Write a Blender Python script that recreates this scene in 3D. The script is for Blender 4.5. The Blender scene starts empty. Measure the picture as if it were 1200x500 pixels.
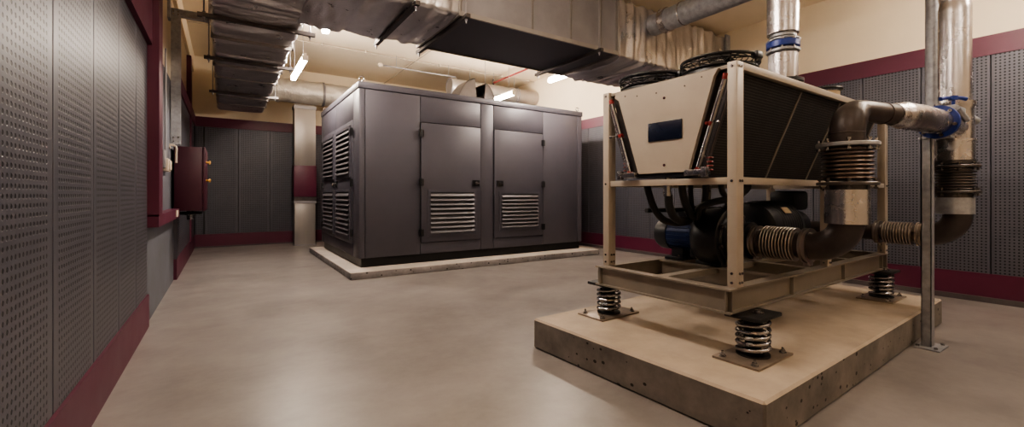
import bpy, bmesh, math, random
from mathutils import Vector, Matrix, noise
random.seed(7)
C = bpy.context.scene.collection
PI = math.pi
def V(*a): return Vector(a)

# ------------------------------------------------------------------ materials
def nt_new(name):
    m = bpy.data.materials.new(name); m.use_nodes = True
    nt = m.node_tree; b = nt.nodes['Principled BSDF']
    return m, nt, b
def N(nt, t, **k):
    n = nt.nodes.new(t)
    for a, v in k.items(): setattr(n, a, v)
    return n
def mathn(nt, op, a, b=None, c=None):
    n = N(nt, 'ShaderNodeMath', operation=op)
    for i, v in enumerate((a, b, c)):
        if v is None: continue
        if isinstance(v, (int, float)): n.inputs[i].default_value = v
        else: nt.links.new(v, n.inputs[i])
    return n.outputs[0]
def mixc(nt, f, a, b):
    n = N(nt, 'ShaderNodeMix', data_type='RGBA')
    if isinstance(f, (int, float)): n.inputs[0].default_value = f
    else: nt.links.new(f, n.inputs[0])
    for i, v in ((6, a), (7, b)):
        if isinstance(v, (tuple, list)): n.inputs[i].default_value = (*v[:3], 1)
        else: nt.links.new(v, n.inputs[i])
    return n.outputs[2]
def noise_tex(nt, scale, detail=4, rough=.55, vec=None, stretch=None):
    tc = N(nt, 'ShaderNodeTexCoord')
    src = vec or tc.outputs['Object']
    if stretch:
        mp = N(nt, 'ShaderNodeMapping'); mp.inputs['Scale'].default_value = stretch
        nt.links.new(src, mp.inputs[0]); src = mp.outputs[0]
    n = N(nt, 'ShaderNodeTexNoise'); n.inputs['Scale'].default_value = scale
    n.inputs['Detail'].default_value = detail; n.inputs['Roughness'].default_value = rough
    nt.links.new(src, n.inputs['Vector']); return n.outputs['Fac']
def bump(nt, b, h, strength=.2, dist=.01):
    n = N(nt, 'ShaderNodeBump'); n.inputs['Strength'].default_value = strength
    n.inputs['Distance'].default_value = dist
    nt.links.new(h, n.inputs['Height']); nt.links.new(n.outputs[0], b.inputs['Normal'])
def ramp(nt, f, lo, hi):
    n = N(nt, 'ShaderNodeMapRange'); n.inputs[1].default_value = lo; n.inputs[2].default_value = hi
    nt.links.new(f, n.inputs[0]); return n.outputs[0]
def mat(name, col, rough=.5, metal=0, var=.12, scale=6, bmp=.05, bscale=60, stretch=None, bdist=.004, spec=None, rvar=.1):
    m, nt, b = nt_new(name)
    f = noise_tex(nt, scale, 5, .6, stretch=stretch)
    lo = [c*(1-var) for c in col]; hi = [min(1, c*(1+var)) for c in col]
    nt.links.new(mixc(nt, ramp(nt, f, .3, .7), lo, hi), b.inputs['Base Color'])
    r = N(nt, 'ShaderNodeMapRange'); r.inputs[3].default_value = max(.03, rough-rvar); r.inputs[4].default_value = min(1, rough+rvar)
    nt.links.new(f, r.inputs[0]); nt.links.new(r.outputs[0], b.inputs['Roughness'])
    b.inputs['Metallic'].default_value = metal
    if spec is not None: b.inputs['Specular IOR Level'].default_value = spec
    if bmp: bump(nt, b, noise_tex(nt, bscale, 4, .6, stretch=stretch), bmp, bdist)
    return m

M = {}
M['cream'] = mat('cream_wall_paint', (.80, .69, .53), .85, 0, .05, 1.2, .1, 90)
M['ceil'] = mat('ceiling_paint', (.82, .71, .55), .9, 0, .05, .8, .1, 60)
M['maroon'] = mat('maroon_lacquered_board', (.088, .013, .036), .45, 0, .12, 2, .03, 40)
M['maroon_door'] = mat('maroon_powder_coat', (.048, .008, .020), .42, 0, .1, 3, .1, 200)
M['cove'] = mat('dark_floor_cove', (.075, .065, .068), .5, 0, .15, 4)
M['greywall'] = mat('grey_rendered_wall', (.105, .108, .13), .6, 0, .25, 2.2, .15, 30)
M['gen'] = mat('grey_enclosure_paint', (.074, .070, .088), .46, .15, .06, 2.5, .08, 300, bdist=.001)
M['gendark'] = mat('enclosure_shadow_gap', (.02, .018, .02), .6)
M['slat'] = mat('louvre_slat_metal', (.095, .09, .10), .5, .2, .08, 4)
M['skid'] = mat('black_skid_paint', (.008, .008, .01), .4, .1, .2)
M['black'] = mat('black_satin_paint', (.009, .010, .014), .40, 0, .3, 12, .1, 80)
M['rubber'] = mat('black_rubber', (.007, .007, .008), .55, 0, .3, 20, .2, 90)
M['beige'] = mat('beige_powder_coat', (.39, .34, .285), .42, .05, .06, 4, .06, 150, bdist=.001)
M['beigedk'] = mat('beige_frame_paint', (.22, .192, .162), .42, .15, .12, 5, .08, 120, bdist=.001)
M['foil'] = mat('aluminium_foil_wrap', (.62, .60, .61), .29, .88, .10, 4, .5, 34, bdist=.010, rvar=.06)
M['foillit'] = mat('lamplit_crumpled_foil', (.80, .76, .70), .42, .55, .08, 5, .6, 30, bdist=.02, rvar=.08)  # lighter foil copy: lamplight on the far round duct put into the colour
M['foilpipe'] = mat('foil_pipe_cladding', (.50, .48, .49), .27, .95, .05, 8, .28, 110, bdist=.003, rvar=.03)
M['galv'] = mat('galvanised_sheet', (.30, .29, .31), .45, .45, .12, 3, .08, 30)
M['galvshade'] = mat('shaded_galvanised_underside', (.085, .085, .105), .5, .3, .12, 3, .08, 30)  # darker copy of the sheet metal: shade under the duct put into the colour
M['galvpost'] = mat('galvanised_steel', (.36, .37, .40), .42, .5, .25, 14, .1, 60)
M['column'] = mat('brushed_duct_column', (.36, .335, .32), .42, .6, .12, 2, .05, 30, stretch=(1, 1, .1))
M['steel'] = mat('bright_steel', (.33, .32, .33), .26, 1, .08, 10, 0, 60)
M['bellow'] = mat('bronze_steel_bellows', (.36, .32, .295), .36, 1, .04, 8, 0, 60)
M['iron'] = mat('dark_iron', (.10, .09, .09), .36, .7, .15, 10, .04, 60)
M['brownpipe'] = mat('dark_brown_pipe_paint', (.058, .046, .045), .38, .35, .25, 8, .15, 90)
M['cowl'] = mat('brown_grey_cowl', (.10, .085, .078), .55, .2)
M['crest'] = mat('dark_bronze_bellows', (.22, .17, .15), .30, .95, .1, 8, 0)
M['blue'] = mat('blue_enamel', (.012, .035, .22), .35, .1, .15, 15, .08, 60)
M['bluemotor'] = mat('dark_blue_motor_paint', (.010, .028, .11), .38, .1, .15, 15, .08, 60)
M['navy'] = mat('dark_navy_display', (.006, .010, .026), .25, 0, .1)
M['brass'] = mat('brass', (.75, .45, .14), .3, 1, .1, 30)
M['red'] = mat('red_paint', (.17, .014, .014), .4, 0, .12, 20)
M['ivory'] = mat('ivory_plastic', (.55, .47, .38), .5, 0, .05)
M['plate'] = mat('beige_nameplate', (.50, .38, .24), .45, .1, .1, 30)
M['fixture'] = mat('white_fixture_paint', (.75, .7, .62), .5)
M['plateiron'] = mat('bare_steel_plate', (.27, .22, .18), .45, .6, .2, 12, .15, 60)

def m_floor():
    m, nt, b = nt_new('epoxy_floor_screed')
    a = noise_tex(nt, .9, 6, .62, stretch=(1, 1.5, 1)); c = noise_tex(nt, 4.5, 6, .7)
    c1 = mixc(nt, ramp(nt, a, .3, .7), (.165, .148, .144), (.265, .242, .236))
    c2 = mixc(nt, mathn(nt, 'MULTIPLY', ramp(nt, c, .4, .75), .22), c1, (.40, .36, .335))
    nt.links.new(c2, b.inputs['Base Color'])
    r = N(nt, 'ShaderNodeMapRange'); r.inputs[3].default_value = .22; r.inputs[4].default_value = .52
    nt.links.new(noise_tex(nt, 1.8, 6, .65), r.inputs[0]); nt.links.new(r.outputs[0], b.inputs['Roughness'])
    b.inputs['Specular IOR Level'].default_value = .55
    bump(nt, b, noise_tex(nt, 14, 5, .6), .10, .006)
    return m
M['floor'] = m_floor()

def m_concrete(name, top, side):
    m, nt, b = nt_new(name)
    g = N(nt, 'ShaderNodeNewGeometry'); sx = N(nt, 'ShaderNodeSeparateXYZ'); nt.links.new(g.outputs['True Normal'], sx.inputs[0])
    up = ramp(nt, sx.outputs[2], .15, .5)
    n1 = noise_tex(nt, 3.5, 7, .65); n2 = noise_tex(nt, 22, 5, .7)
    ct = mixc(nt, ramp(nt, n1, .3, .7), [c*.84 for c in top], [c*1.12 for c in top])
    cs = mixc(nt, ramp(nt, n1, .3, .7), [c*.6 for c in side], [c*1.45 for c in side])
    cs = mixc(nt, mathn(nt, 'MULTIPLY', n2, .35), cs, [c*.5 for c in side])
    tc = N(nt, 'ShaderNodeTexCoord'); vo = N(nt, 'ShaderNodeTexVoronoi'); vo.inputs['Scale'].default_value = 17
    mp = N(nt, 'ShaderNodeMapping'); mp.inputs['Scale'].default_value = (1, 1, 1.35); nt.links.new(tc.outputs['Object'], mp.inputs[0])
    nt.links.new(mp.outputs[0], vo.inputs['Vector'])
    sp = N(nt, 'ShaderNodeSeparateColor'); nt.links.new(vo.outputs['Color'], sp.inputs[0])
    rad = mathn(nt, 'MULTIPLY', mathn(nt, 'MAXIMUM', mathn(nt, 'SUBTRACT', sp.outputs[0], .55), 0), .75)
    hole = mathn(nt, 'MULTIPLY', mathn(nt, 'LESS_THAN', vo.outputs['Distance'], rad), mathn(nt, 'SUBTRACT', 1, up))
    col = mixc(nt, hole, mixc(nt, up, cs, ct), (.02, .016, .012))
    nt.links.new(col, b.inputs['Base Color']); b.inputs['Roughness'].default_value = .7
    h = mathn(nt, 'SUBTRACT', mathn(nt, 'MULTIPLY', n2, .25), hole); bump(nt, b, h, .5, .008)
    return m
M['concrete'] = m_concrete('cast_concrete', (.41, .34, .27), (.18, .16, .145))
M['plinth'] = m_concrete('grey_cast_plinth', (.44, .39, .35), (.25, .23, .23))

def m_perf():
    m, nt, b = nt_new('perforated_grey_panel')
    tc = N(nt, 'ShaderNodeTexCoord'); s = N(nt, 'ShaderNodeSeparateXYZ'); nt.links.new(tc.outputs['Object'], s.inputs[0])
    p = .0368
    fu = mathn(nt, 'ABSOLUTE', mathn(nt, 'SUBTRACT', mathn(nt, 'FRACT', mathn(nt, 'DIVIDE', s.outputs[0], p)), .5))
    fv = mathn(nt, 'ABSOLUTE', mathn(nt, 'SUBTRACT', mathn(nt, 'FRACT', mathn(nt, 'DIVIDE', s.outputs[2], p)), .5))
    d = mathn(nt, 'SQRT', mathn(nt, 'ADD', mathn(nt, 'POWER', fu, 2), mathn(nt, 'POWER', fv, 2)))
    hole = mathn(nt, 'LESS_THAN', d, .235)
    # plain margins: |x| < 8.5 pitches
    mg = mathn(nt, 'LESS_THAN', mathn(nt, 'ABSOLUTE', s.outputs[0]), p*8)
    hole = mathn(nt, 'MULTIPLY', hole, mg)
    n = noise_tex(nt, 2.5, 4, .6)
    base = mixc(nt, ramp(nt, n, .3, .7), (.073, .073, .093), (.094, .093, .113))
    nt.links.new(mixc(nt, hole, base, (.006, .006, .008)), b.inputs['Base Color'])
    b.inputs['Roughness'].default_value = .4; b.inputs['Metallic'].default_value = .25
    sm = N(nt, 'ShaderNodeMapRange'); sm.inputs[1].default_value = .19; sm.inputs[2].default_value = .30
    nt.links.new(d, sm.inputs[0]); 
    bump(nt, b, mathn(nt, 'MULTIPLY', sm.outputs[0], mg), .45, .006)
    return m
M['perf'] = m_perf()

def m_coil():
    m, nt, b = nt_new('black_finned_coil')
    tc = N(nt, 'ShaderNodeTexCoord'); s = N(nt, 'ShaderNodeSeparateXYZ'); nt.links.new(tc.outputs['Object'], s.inputs[0])
    a = mathn(nt, 'FRACT', mathn(nt, 'DIVIDE', s.outputs[2], .018)); c = mathn(nt, 'FRACT', mathn(nt, 'DIVIDE', s.outputs[0], .006))
    f = mathn(nt, 'MULTIPLY', mathn(nt, 'LESS_THAN', a, .35), .6)
    f = mathn(nt, 'ADD', f, mathn(nt, 'MULTIPLY', mathn(nt, 'LESS_THAN', c, .4), .3))
    nt.links.new(mixc(nt, mathn(nt, 'MULTIPLY', f, mathn(nt, 'ADD', noise_tex(nt, 6, 5), .2)), (.010, .010, .011), (.12, .108, .10)), b.inputs['Base Color'])
    b.inputs['Roughness'].default_value = .45; b.inputs['Metallic'].default_value = .4
    bump(nt, b, f, .4, .004); return m
M['coil'] = m_coil()
def m_emit(name, col, s):
    m, nt, b = nt_new(name)
    b.inputs['Base Color'].default_value = (*col, 1); b.inputs['Emission Color'].default_value = (*col, 1)
    b.inputs['Emission Strength'].default_value = s; return m
M['tube'] = m_emit('lit_lamp_tube', (1, .86, .72), 120)

# ------------------------------------------------------------------ mesh helpers
def bm_(): return bmesh.new()
def box(bm, x0, x1, y0, y1, z0, z1, bev=0):
    vs = [bm.verts.new((x, y, z)) for x in (x0, x1) for y in (y0, y1) for z in (z0, z1)]
    fs = [bm.faces.new([vs[i] for i in q]) for q in ((0,1,3,2),(4,6,7,5),(0,4,5,1),(2,3,7,6),(0,2,6,4),(1,5,7,3))]
    if bev:
        es = list({e for f in fs for e in f.edges})
        bmesh.ops.bevel(bm, geom=es, offset=bev, segments=2, affect='EDGES', profile=.5)
def prism(bm, pts, d):            # polygon (list of Vectors) extruded by vector d
    a = [bm.verts.new(p) for p in pts]; b = [bm.verts.new(p + d) for p in pts]
    bm.faces.new(a[::-1]); bm.faces.new(b); n = len(a)
    for i in range(n): bm.faces.new((a[i], a[(i+1) % n], b[(i+1) % n], b[i]))
def sweep(bm, path, rad, seg=20, caps=True):
    path = [Vector(p) for p in path]; n = len(path)
    rads = rad if isinstance(rad, (list, tuple)) else [rad]*n
    t0 = (path[1]-path[0]).normalized()
    up = Vector((0, 0, 1)) if abs(t0.z) < .9 else Vector((1, 0, 0))
    u = t0.cross(up).normalized(); rings = []
    for i, p in enumerate(path):
        if i == 0: t = t0
        elif i == n-1: t = (path[i]-path[i-1]).normalized()
        else:
            t = (path[i+1]-path[i-1])
            t = t.normalized() if t.length > 1e-9 else t0
        u = (u - t*u.dot(t))
        if u.length < 1e-6: u = t.orthogonal()
        u.normalize(); w = t.cross(u)
        rings.append([bm.verts.new(p + (u*math.cos(2*PI*k/seg) + w*math.sin(2*PI*k/seg))*rads[i]) for k in range(seg)])
    for a, b in zip(rings, rings[1:]):
        for k in range(seg): bm.faces.new((a[k], a[(k+1) % seg], b[(k+1) % seg], b[k]))
    if caps: bm.faces.new(rings[0][::-1]); bm.faces.new(rings[-1])
def rod(bm, a, b, r, seg=10): sweep(bm, [a, b], r, seg)
def lathe(bm, o, axis, prof, seg=32):     # prof: (distance along axis, radius)
    o = Vector(o); ax = Vector(axis).normalized()
    path = [o + ax*d for d, r in prof]
    u = ax.orthogonal().normalized(); w = ax.cross(u); rings = []
    for p, (d, r) in zip(path, prof):
        rings.append([bm.verts.new(p + (u*math.cos(2*PI*k/seg) + w*math.sin(2*PI*k/seg))*max(r, 1e-4)) for k in range(seg)])
    for a, b in zip(rings, rings[1:]):
        for k in range(seg): bm.faces.new((a[k], a[(k+1) % seg], b[(k+1) % seg], b[k]))
    bm.faces.new(rings[0][::-1]); bm.faces.new(rings[-1])
def torus(bm, o, axis, R, r, seg=40, s2=10):
    o = Vector(o); ax = Vector(axis).normalized(); u = ax.orthogonal().normalized(); w = ax.cross(u); g = []
    for i in range(seg):
        d = u*math.cos(2*PI*i/seg) + w*math.sin(2*PI*i/seg)
        g.append([bm.verts.new(o + d*(R + r*math.cos(2*PI*k/s2)) + ax*r*math.sin(2*PI*k/s2)) for k in range(s2)])
    for i in range(seg):
        for k in range(s2): bm.faces.new((g[i][k], g[(i+1) % seg][k], g[(i+1) % seg][(k+1) % s2], g[i][(k+1) % s2]))
def arc(c, a, b, t0, t1, n):      # points c + a*cos + b*sin
    c, a, b = Vector(c), Vector(a), Vector(b)
    return [c + a*math.cos(t0+(t1-t0)*i/n) + b*math.sin(t0+(t1-t0)*i/n) for i in range(n+1)]
def hexnut(bm, o, axis, r, h): lathe(bm, o, axis, [(0, r), (h, r)], 6)
def smoothpath(pts, n=8):
    pts = [Vector(p) for p in pts]; P = [2*pts[0]-pts[1]] + pts + [2*pts[-1]-pts[-2]]; out = []
    for i in range(1, len(P)-2):
        for k in range(n):
            t = k/n; a, b, c, d = P[i-1], P[i], P[i+1], P[i+2]
            out.append(.5*((2*b) + (c-a)*t + (2*a-5*b+4*c-d)*t*t + (3*b-a-3*c+d)*t**3))
    out.append(pts[-1]); return out

def thing(name, label, cat, loc=(0, 0, 0), rz=0, group=None):
    o = bpy.data.objects.new(name, None); o.empty_display_size = .1; C.objects.link(o)
    o.location = loc; o.rotation_euler = (0, 0, rz); o['label'] = label; o['category'] = cat
    if group: o['group'] = group
    return o
def root_of(o):
    while o.parent: o = o.parent
    return o
NOSPLIT = {'slats', 'opening', 'bellows_crest', 'cooling_rib', 'mesh', 'guard', 'coil_spring'}
def clusters(bm, tol=.004):
    bm.verts.index_update(); seen = set(); isl = []
    for v in bm.verts:
        if v in seen: continue
        st = [v]; seen.add(v); comp = []
        while st:
            a = st.pop(); comp.append(a)
            for e in a.link_edges:
                b = e.other_vert(a)
                if b not in seen: seen.add(b); st.append(b)
        lo = [min(q.co[i] for q in comp)-tol for i in range(3)]; hi = [max(q.co[i] for q in comp)+tol for i in range(3)]
        isl.append([lo, hi, comp])
    ch = True
    while ch and len(isl) > 1:
        ch = False
        for i in range(len(isl)):
            for j in range(i+1, len(isl)):
                A, B = isl[i], isl[j]
                if all(A[0][k] <= B[1][k] and B[0][k] <= A[1][k] for k in range(3)):
                    A[0] = [min(p, q) for p, q in zip(A[0], B[0])]; A[1] = [max(p, q) for p, q in zip(A[1], B[1])]; A[2] += B[2]
                    isl.pop(j); ch = True; break
            if ch: break
    return isl
def fin(name, bm, m, parent=None, **k):
    if parent is not None and name not in NOSPLIT:
        cl = clusters(bm)
        if len(cl) > 1:
            out = None
            for c in cl:
                keep = set(c[2]); b2 = bmesh.new(); mp = {v: b2.verts.new(v.co) for v in c[2]}
                for f in bm.faces:
                    if f.verts[0] in keep: b2.faces.new([mp[v] for v in f.verts])
                o = fin_one(name, b2, m, parent, **k); out = out or o
            bm.free(); return out
    return fin_one(name, bm, m, parent, **k)
def fin_one(name, bm, m, parent=None, local=False, smooth=None, label=None, cat=None, group=None, kind=None, origin=None):
    bmesh.ops.recalc_face_normals(bm, faces=bm.faces[:])
    loc = Vector((0, 0, 0))
    if parent is not None and not local:
        r = root_of(parent); mtx = Matrix.Translation(r.location) @ r.rotation_euler.to_matrix().to_4x4()
        bm.transform(mtx.inverted())
    elif parent is None:
        if origin is not None: loc = Vector(origin)
        elif not local:
            xs = [v.co for v in bm.verts]
            loc = Vector(((min(v.x for v in xs)+max(v.x for v in xs))/2, (min(v.y for v in xs)+max(v.y for v in xs))/2, min(v.z for v in xs)))
        if not local: bm.transform(Matrix.Translation(-loc))
    me = bpy.data.meshes.new(name); bm.to_mesh(me); bm.free()
    if smooth is None: smooth = 35
    if smooth:
        me.polygons.foreach_set('use_smooth', [True]*len(me.polygons))
        me.set_sharp_from_angle(angle=math.radians(smooth))
    if isinstance(m, list):
        for q in m: me.materials.append(M[q])
    else: me.materials.append(M[m])
    o = bpy.data.objects.new(name, me); C.objects.link(o)
    o.location = loc
    if parent is not None: o.parent = parent
    if label: o['label'] = label
    if cat: o['category'] = cat
    if group: o['group'] = group
    if kind: o['kind'] = kind
    return o
def struct(name, bm, m, **k): return fin(name, bm, m, kind='structure', **k)
def quick(name, m, parent, *b, bev=0, **k):
    bm = bm_(); box(bm, *b, bev=bev); return fin(name, bm, m, parent, **k)
def copy_tree(o, parent=None):
    c = o.copy(); C.objects.link(c)
    if parent is not None: c.parent = parent
    for ch in list(o.children): copy_tree(ch, c)
    return c

# ------------------------------------------------------------------ room shell
XL, XR, YF, YB, ZC = -.68, 7.75, 13.16, -3.2, 4.70
quickS = lambda n, m, *b, **k: (lambda bm: (box(bm, *b), struct(n, bm, m, **k))[1])(bm_())
quickS('floor', 'floor', XL-.2, XR+.2, YB-.2, YF+.2, -.12, 0)
quickS('ceiling', 'ceil', XL-.2, XR+.2, YB-.2, YF+.2, ZC, ZC+.15)
quickS('trim_1', 'ceil', XL, XR, YB, 5.25, 4.30, ZC, label='lowered ceiling slab over the near half of the room')
quickS('wall_left', 'cream', XL-.2, XL, YB-.2, YF+.2, 0, ZC)
quickS('wall_right', 'cream', XR, XR+.2, YB-.2, YF+.2, 0, ZC)
quickS('wall_far', 'cream', XL, XR, YF, YF+.2, 0, ZC)
quickS('wall_back', 'cream', XL, XR, YB-.2, YB, 0, ZC)
# ledge beam high on left wall
bm = bm_(); prism(bm, [V(XL, 5.25, 4.30), V(XL+.05, 5.25, 4.30), V(XL+.05, 5.25, ZC), V(XL, 5.25, ZC)], V(0, YF-5.25, 0))
struct('trim_2', bm, 'cream')
# baseboards, maroon bands, coves
quickS('baseboard_left', 'maroon', XL, -.625, .5, 5.56, 0, .318)
quickS('trim_3', 'maroon', XL, -.615, 8.38, YF, 0, .318, label='maroon skirting of the farther left wall')
quickS('baseboard_far', 'maroon', XL, XR, 13.09, YF, .03, .325)
quickS('baseboard_right', 'maroon', 7.70, XR, YB, YF, .062, .345)
quickS('trim_4', 'cove', 7.655, XR, YB, YF, 0, .062)
quickS('trim_5', 'cove', XL, XR, 13.06, YF, 0, .03)
quickS('trim_6', 'maroon', 7.70, XR, YB, YF, 2.985, 3.225, label='maroon band along the right wall')
quickS('trim_7', 'maroon', XL, XR, 13.09, YF, 2.975, 3.215, label='maroon band along the far wall')
quickS('trim_8', 'maroon', XL, -.60, .5, 5.56, 2.785, 3.75, label='deep maroon beam above the near left panels')
quickS('trim_9', 'maroon', XL, -.60, 8.38, YF, 2.975, 3.215, label='maroon band on the farther left wall')
quickS('trim_10', 'maroon', XL, -.548, 5.56, 5.85, 1.085, 4.28, label='maroon upright at the end of the near left panels')
quickS('trim_11', 'maroon', XL, -.552, 5.56, 7.95, .975, 1.10, label='maroon sill under the grey recess')
quickS('trim_12', 'maroon', XL, -.60, 11.45, 11.80, .318, 4.25, label='maroon upright on the farther left wall')
quickS('trim_13', 'greywall', XL, -.655, 5.56, 8.36, 0, 2.95, label='grey rendered wall beneath and behind the maroon sill')
quickS('trim_14', 'gen', XL, -.61, 8.36, 8.40, .318, 2.95)
# light socket plate on sill
bm = bm_(); box(bm, -.552, -.54, 7.35, 7.60, 1.0, 1.085, bev=.003)
fin('socket_cover', bm, 'ivory', label='small ivory cover plate at the far end of the maroon sill', cat='socket')

quickS('trim_17', 'gendark', XL, XL+.003, .5, 5.56, .3, 2.80); quickS('trim_18', 'gendark', XL, XL+.018, 8.40, YF, .3, 3.0)
quickS('trim_19', 'gendark', XR-.004, XR, YB, YF, .3, 3.0); quickS('trim_20', 'gendark', XL, XR, YF-.004, YF, .3, 3.0)
# ------------------------------------------------------------------ perforated panels
def panel_mesh(w, h, t=.035):
    bm = bm_(); box(bm, -w/2+.006, w/2-.006, -t, 0, 0, h, bev=.003)
    bmesh.ops.recalc_face_normals(bm, faces=bm.faces[:])
    me = bpy.data.meshes.new('perforated_panel'); bm.to_mesh(me); bm.free(); me.materials.append(M['perf']); return me
def panel(me, x, y, z, rz, label, group):
    o = bpy.data.objects.new('perforated_panel', me); C.objects.link(o); o.location = (x, y, z); o.rotation_euler = (0, 0, rz)
    o['label'] = label; o['category'] = 'wall panel'; o['group'] = group; return o
ORD = ['nearest', 'second', 'third', 'fourth', 'fifth', 'sixth', 'seventh', 'eighth', 'ninth', 'tenth', 'eleventh', 'twelfth', 'thirteenth', 'fourteenth', 'fifteenth', 'sixteenth']
# near left: local x -> world, front facing +X  (panel front is local y=-t; rotz=+90 makes -y -> +x)
h1 = 2.785-.318
for i, (a, b) in enumerate(((.58, 1.30), (1.30, 2.02), (2.02, 2.745), (2.745, 3.465), (3.465, 4.18), (4.18, 4.905), (4.905, 5.56))):
    lab = ('grey perforated panel on the near left wall, out of view beside the camera' if i < 2 else
           '%s grey perforated panel from the camera on the left wall, before the maroon upright' % ['nearest', 'second', 'third', 'fourth', 'fifth'][i-2])
    panel(panel_mesh(b-a, h1), XL+.005, (a+b)/2, .318, PI/2, lab, 'perforated panels of the near left wall')
for i, (a, b) in enumerate(((8.42, 9.14), (9.14, 9.86), (9.86, 10.58), (10.58, 11.45), (11.80, 12.48), (12.48, 13.09))):
    panel(panel_mesh(b-a, 2.975-.318), XL+.02, (a+b)/2, .318, PI/2, '%s grey perforated panel of the farther left wall, counting from the maroon cabinet' % ORD[i].replace('nearest', 'first'), 'perforated panels of the farther left wall')
me = panel_mesh(.706, 2.975-.325)
for i in range(6):
    xc = -.425-.353+i*.706
    if i == 0:
        panel(panel_mesh(.17, 2.65), -.53, YF-.005, .325, 0, 'narrow grey perforated strip in the far left corner', 'perforated panels of the far wall'); continue
    panel(me, xc, YF-.005, .325, 0, '%s full grey perforated panel of the far wall, counting from the left corner' % ORD[i-1].replace('nearest', 'first'), 'perforated panels of the far wall')
me = panel_mesh(.632, 2.985-.345)
for i in range(17):
    yc = 10.36-.316+.69-.63*i - .6
    yc = 1.203-.316 + (15-i)*.632 - .632
    panel(me, XR-.005, yc, .345, -PI/2, '%s grey perforated panel of the right wall, counting from its far end' % ['first', 'second', 'third', 'fourth', 'fifth', 'sixth', 'seventh', 'eighth', 'ninth', 'tenth', 'eleventh', 'twelfth', 'thirteenth', 'fourteenth', 'fifteenth', 'sixteenth', 'seventeenth'][i], 'perforated panels of the right wall')
quickS('trim_15', 'gen', XR-.03, XR, 9.43, YF, .345, 2.985)
quickS('trim_16', 'gen', 3.1, XR, YF-.03, YF, .325, 2.975)

# ------------------------------------------------------------------ left wall equipment
t = thing('electrical_cabinet', 'maroon steel electrical cabinet with brass locks hung on the left wall', 'cabinet', (-.45, 8.45, 1.06))
quick('body', 'maroon_door', t, -.623, -.285, 8.0, 8.9, 1.06, 2.01, bev=.008)
d = quick('door', 'maroon_door', t, -.283, -.245, 8.0, 8.9, 1.055, 2.015, bev=.012)
for z in (1.80, 1.52):
    bm = bm_(); lathe(bm, (-.245, 8.25, z), (1, 0, 0), [(0, .022), (.012, .024), (.014, .014), (.035, .014), (.036, .030), (.058, .026), (.062, .01)], 16)
    fin('lock', bm, 'brass', d, label='brass lock')
bm = bm_(); lathe(bm, (-.44, 8.25, 1.06), (0, 0, -1), [(0, .05), (.03, .05), (.03, .07), (.07, .07), (.07, .05), (.14, .045)], 20); fin('cable_gland', bm, 'steel', t)
bm = bm_(); torus(bm, (-.44, 8.25, 1.02), (0, 0, 1), .13, .022); fin('gland_ring', bm, 'rubber', t)
for px, y in ((-.60, 8.02), (-.57, 8.1)):
    pass
bm = bm_(); rod(bm, (-.645, 7.2, 1.75), (-.645, 7.2, 2.95), .012); rod(bm, (-.645, 7.2, 2.94), (-.645, 7.2, 3.2), .010)
fin('wall_conduit', bm, 'galv', label='thin grey conduit rising from the ivory switch box on the recess', cat='conduit')
t = thing('switch_box', 'small ivory switch box on the grey recess of the left wall', 'switch', (-.63, 7.2, 1.6))
quick('housing', 'ivory', t, -.655, -.60, 7.02, 7.30, 1.60, 1.76, bev=.006)
quick('cover', 'ivory', t, -.60, -.585, 7.08, 7.26, 1.62, 1.74, bev=.004)
quick('cable_box', 'galv', t, -.655, -.625, 6.9, 7.02, 1.64, 1.86, bev=.004)
bm = bm_(); sweep(bm, smoothpath([(-.64, 7.75, 1.95), (-.655, 7.75, 2.0), (-.58, 7.75, 1.98), (-.575, 7.75, 1.88), (-.575, 7.75, 1.75)], 6), .014, 10)
fin('cable_hook', bm, 'ivory', label='pale bent cable hook on the left wall above the maroon cabinet', cat='hook')
t = thing('channel_bracket', 'galvanised channel bracket from the left wall carrying the foil duct', 'bracket', (-.58, 7.88, 2.03))
def channel(bm, a0, a1, b0, b1, z0, z1, th=.006):   # vertical C channel open to -y
    box(bm, a0, a1, b1-th, b1, z0, z1); box(bm, a0, a0+th, b0, b1, z0, z1); box(bm, a1-th, a1, b0, b1, z0, z1)
bm = bm_(); channel(bm, -.645, -.53, 7.84, 7.90, 2.02, 3.96); box(bm, -.639, -.536, 7.836, 7.84, 2.02, 3.96); fin('upright', bm, 'galvpost', t)
bm = bm_(); box(bm, -.64, -.12, 7.84, 7.90, 3.86, 3.95); box(bm, -.64, -.12, 7.82, 7.90, 3.95, 3.956); box(bm, -.64, -.12, 7.82, 7.90, 3.854, 3.86); fin('arm', bm, 'galvpost', t)
quick('wall_plate', 'galvpost', t, -.68, -.645, 7.78, 7.95, 3.8, 4.05)
bm = bm_()
for x in (-.615, -.56):
    for z in (2.06, 2.12, 3.88, 3.92): hexnut(bm, (x, 7.836, z), (0, -1, 0), .012, .01)
fin('bolts', bm, 'steel', t)

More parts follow.
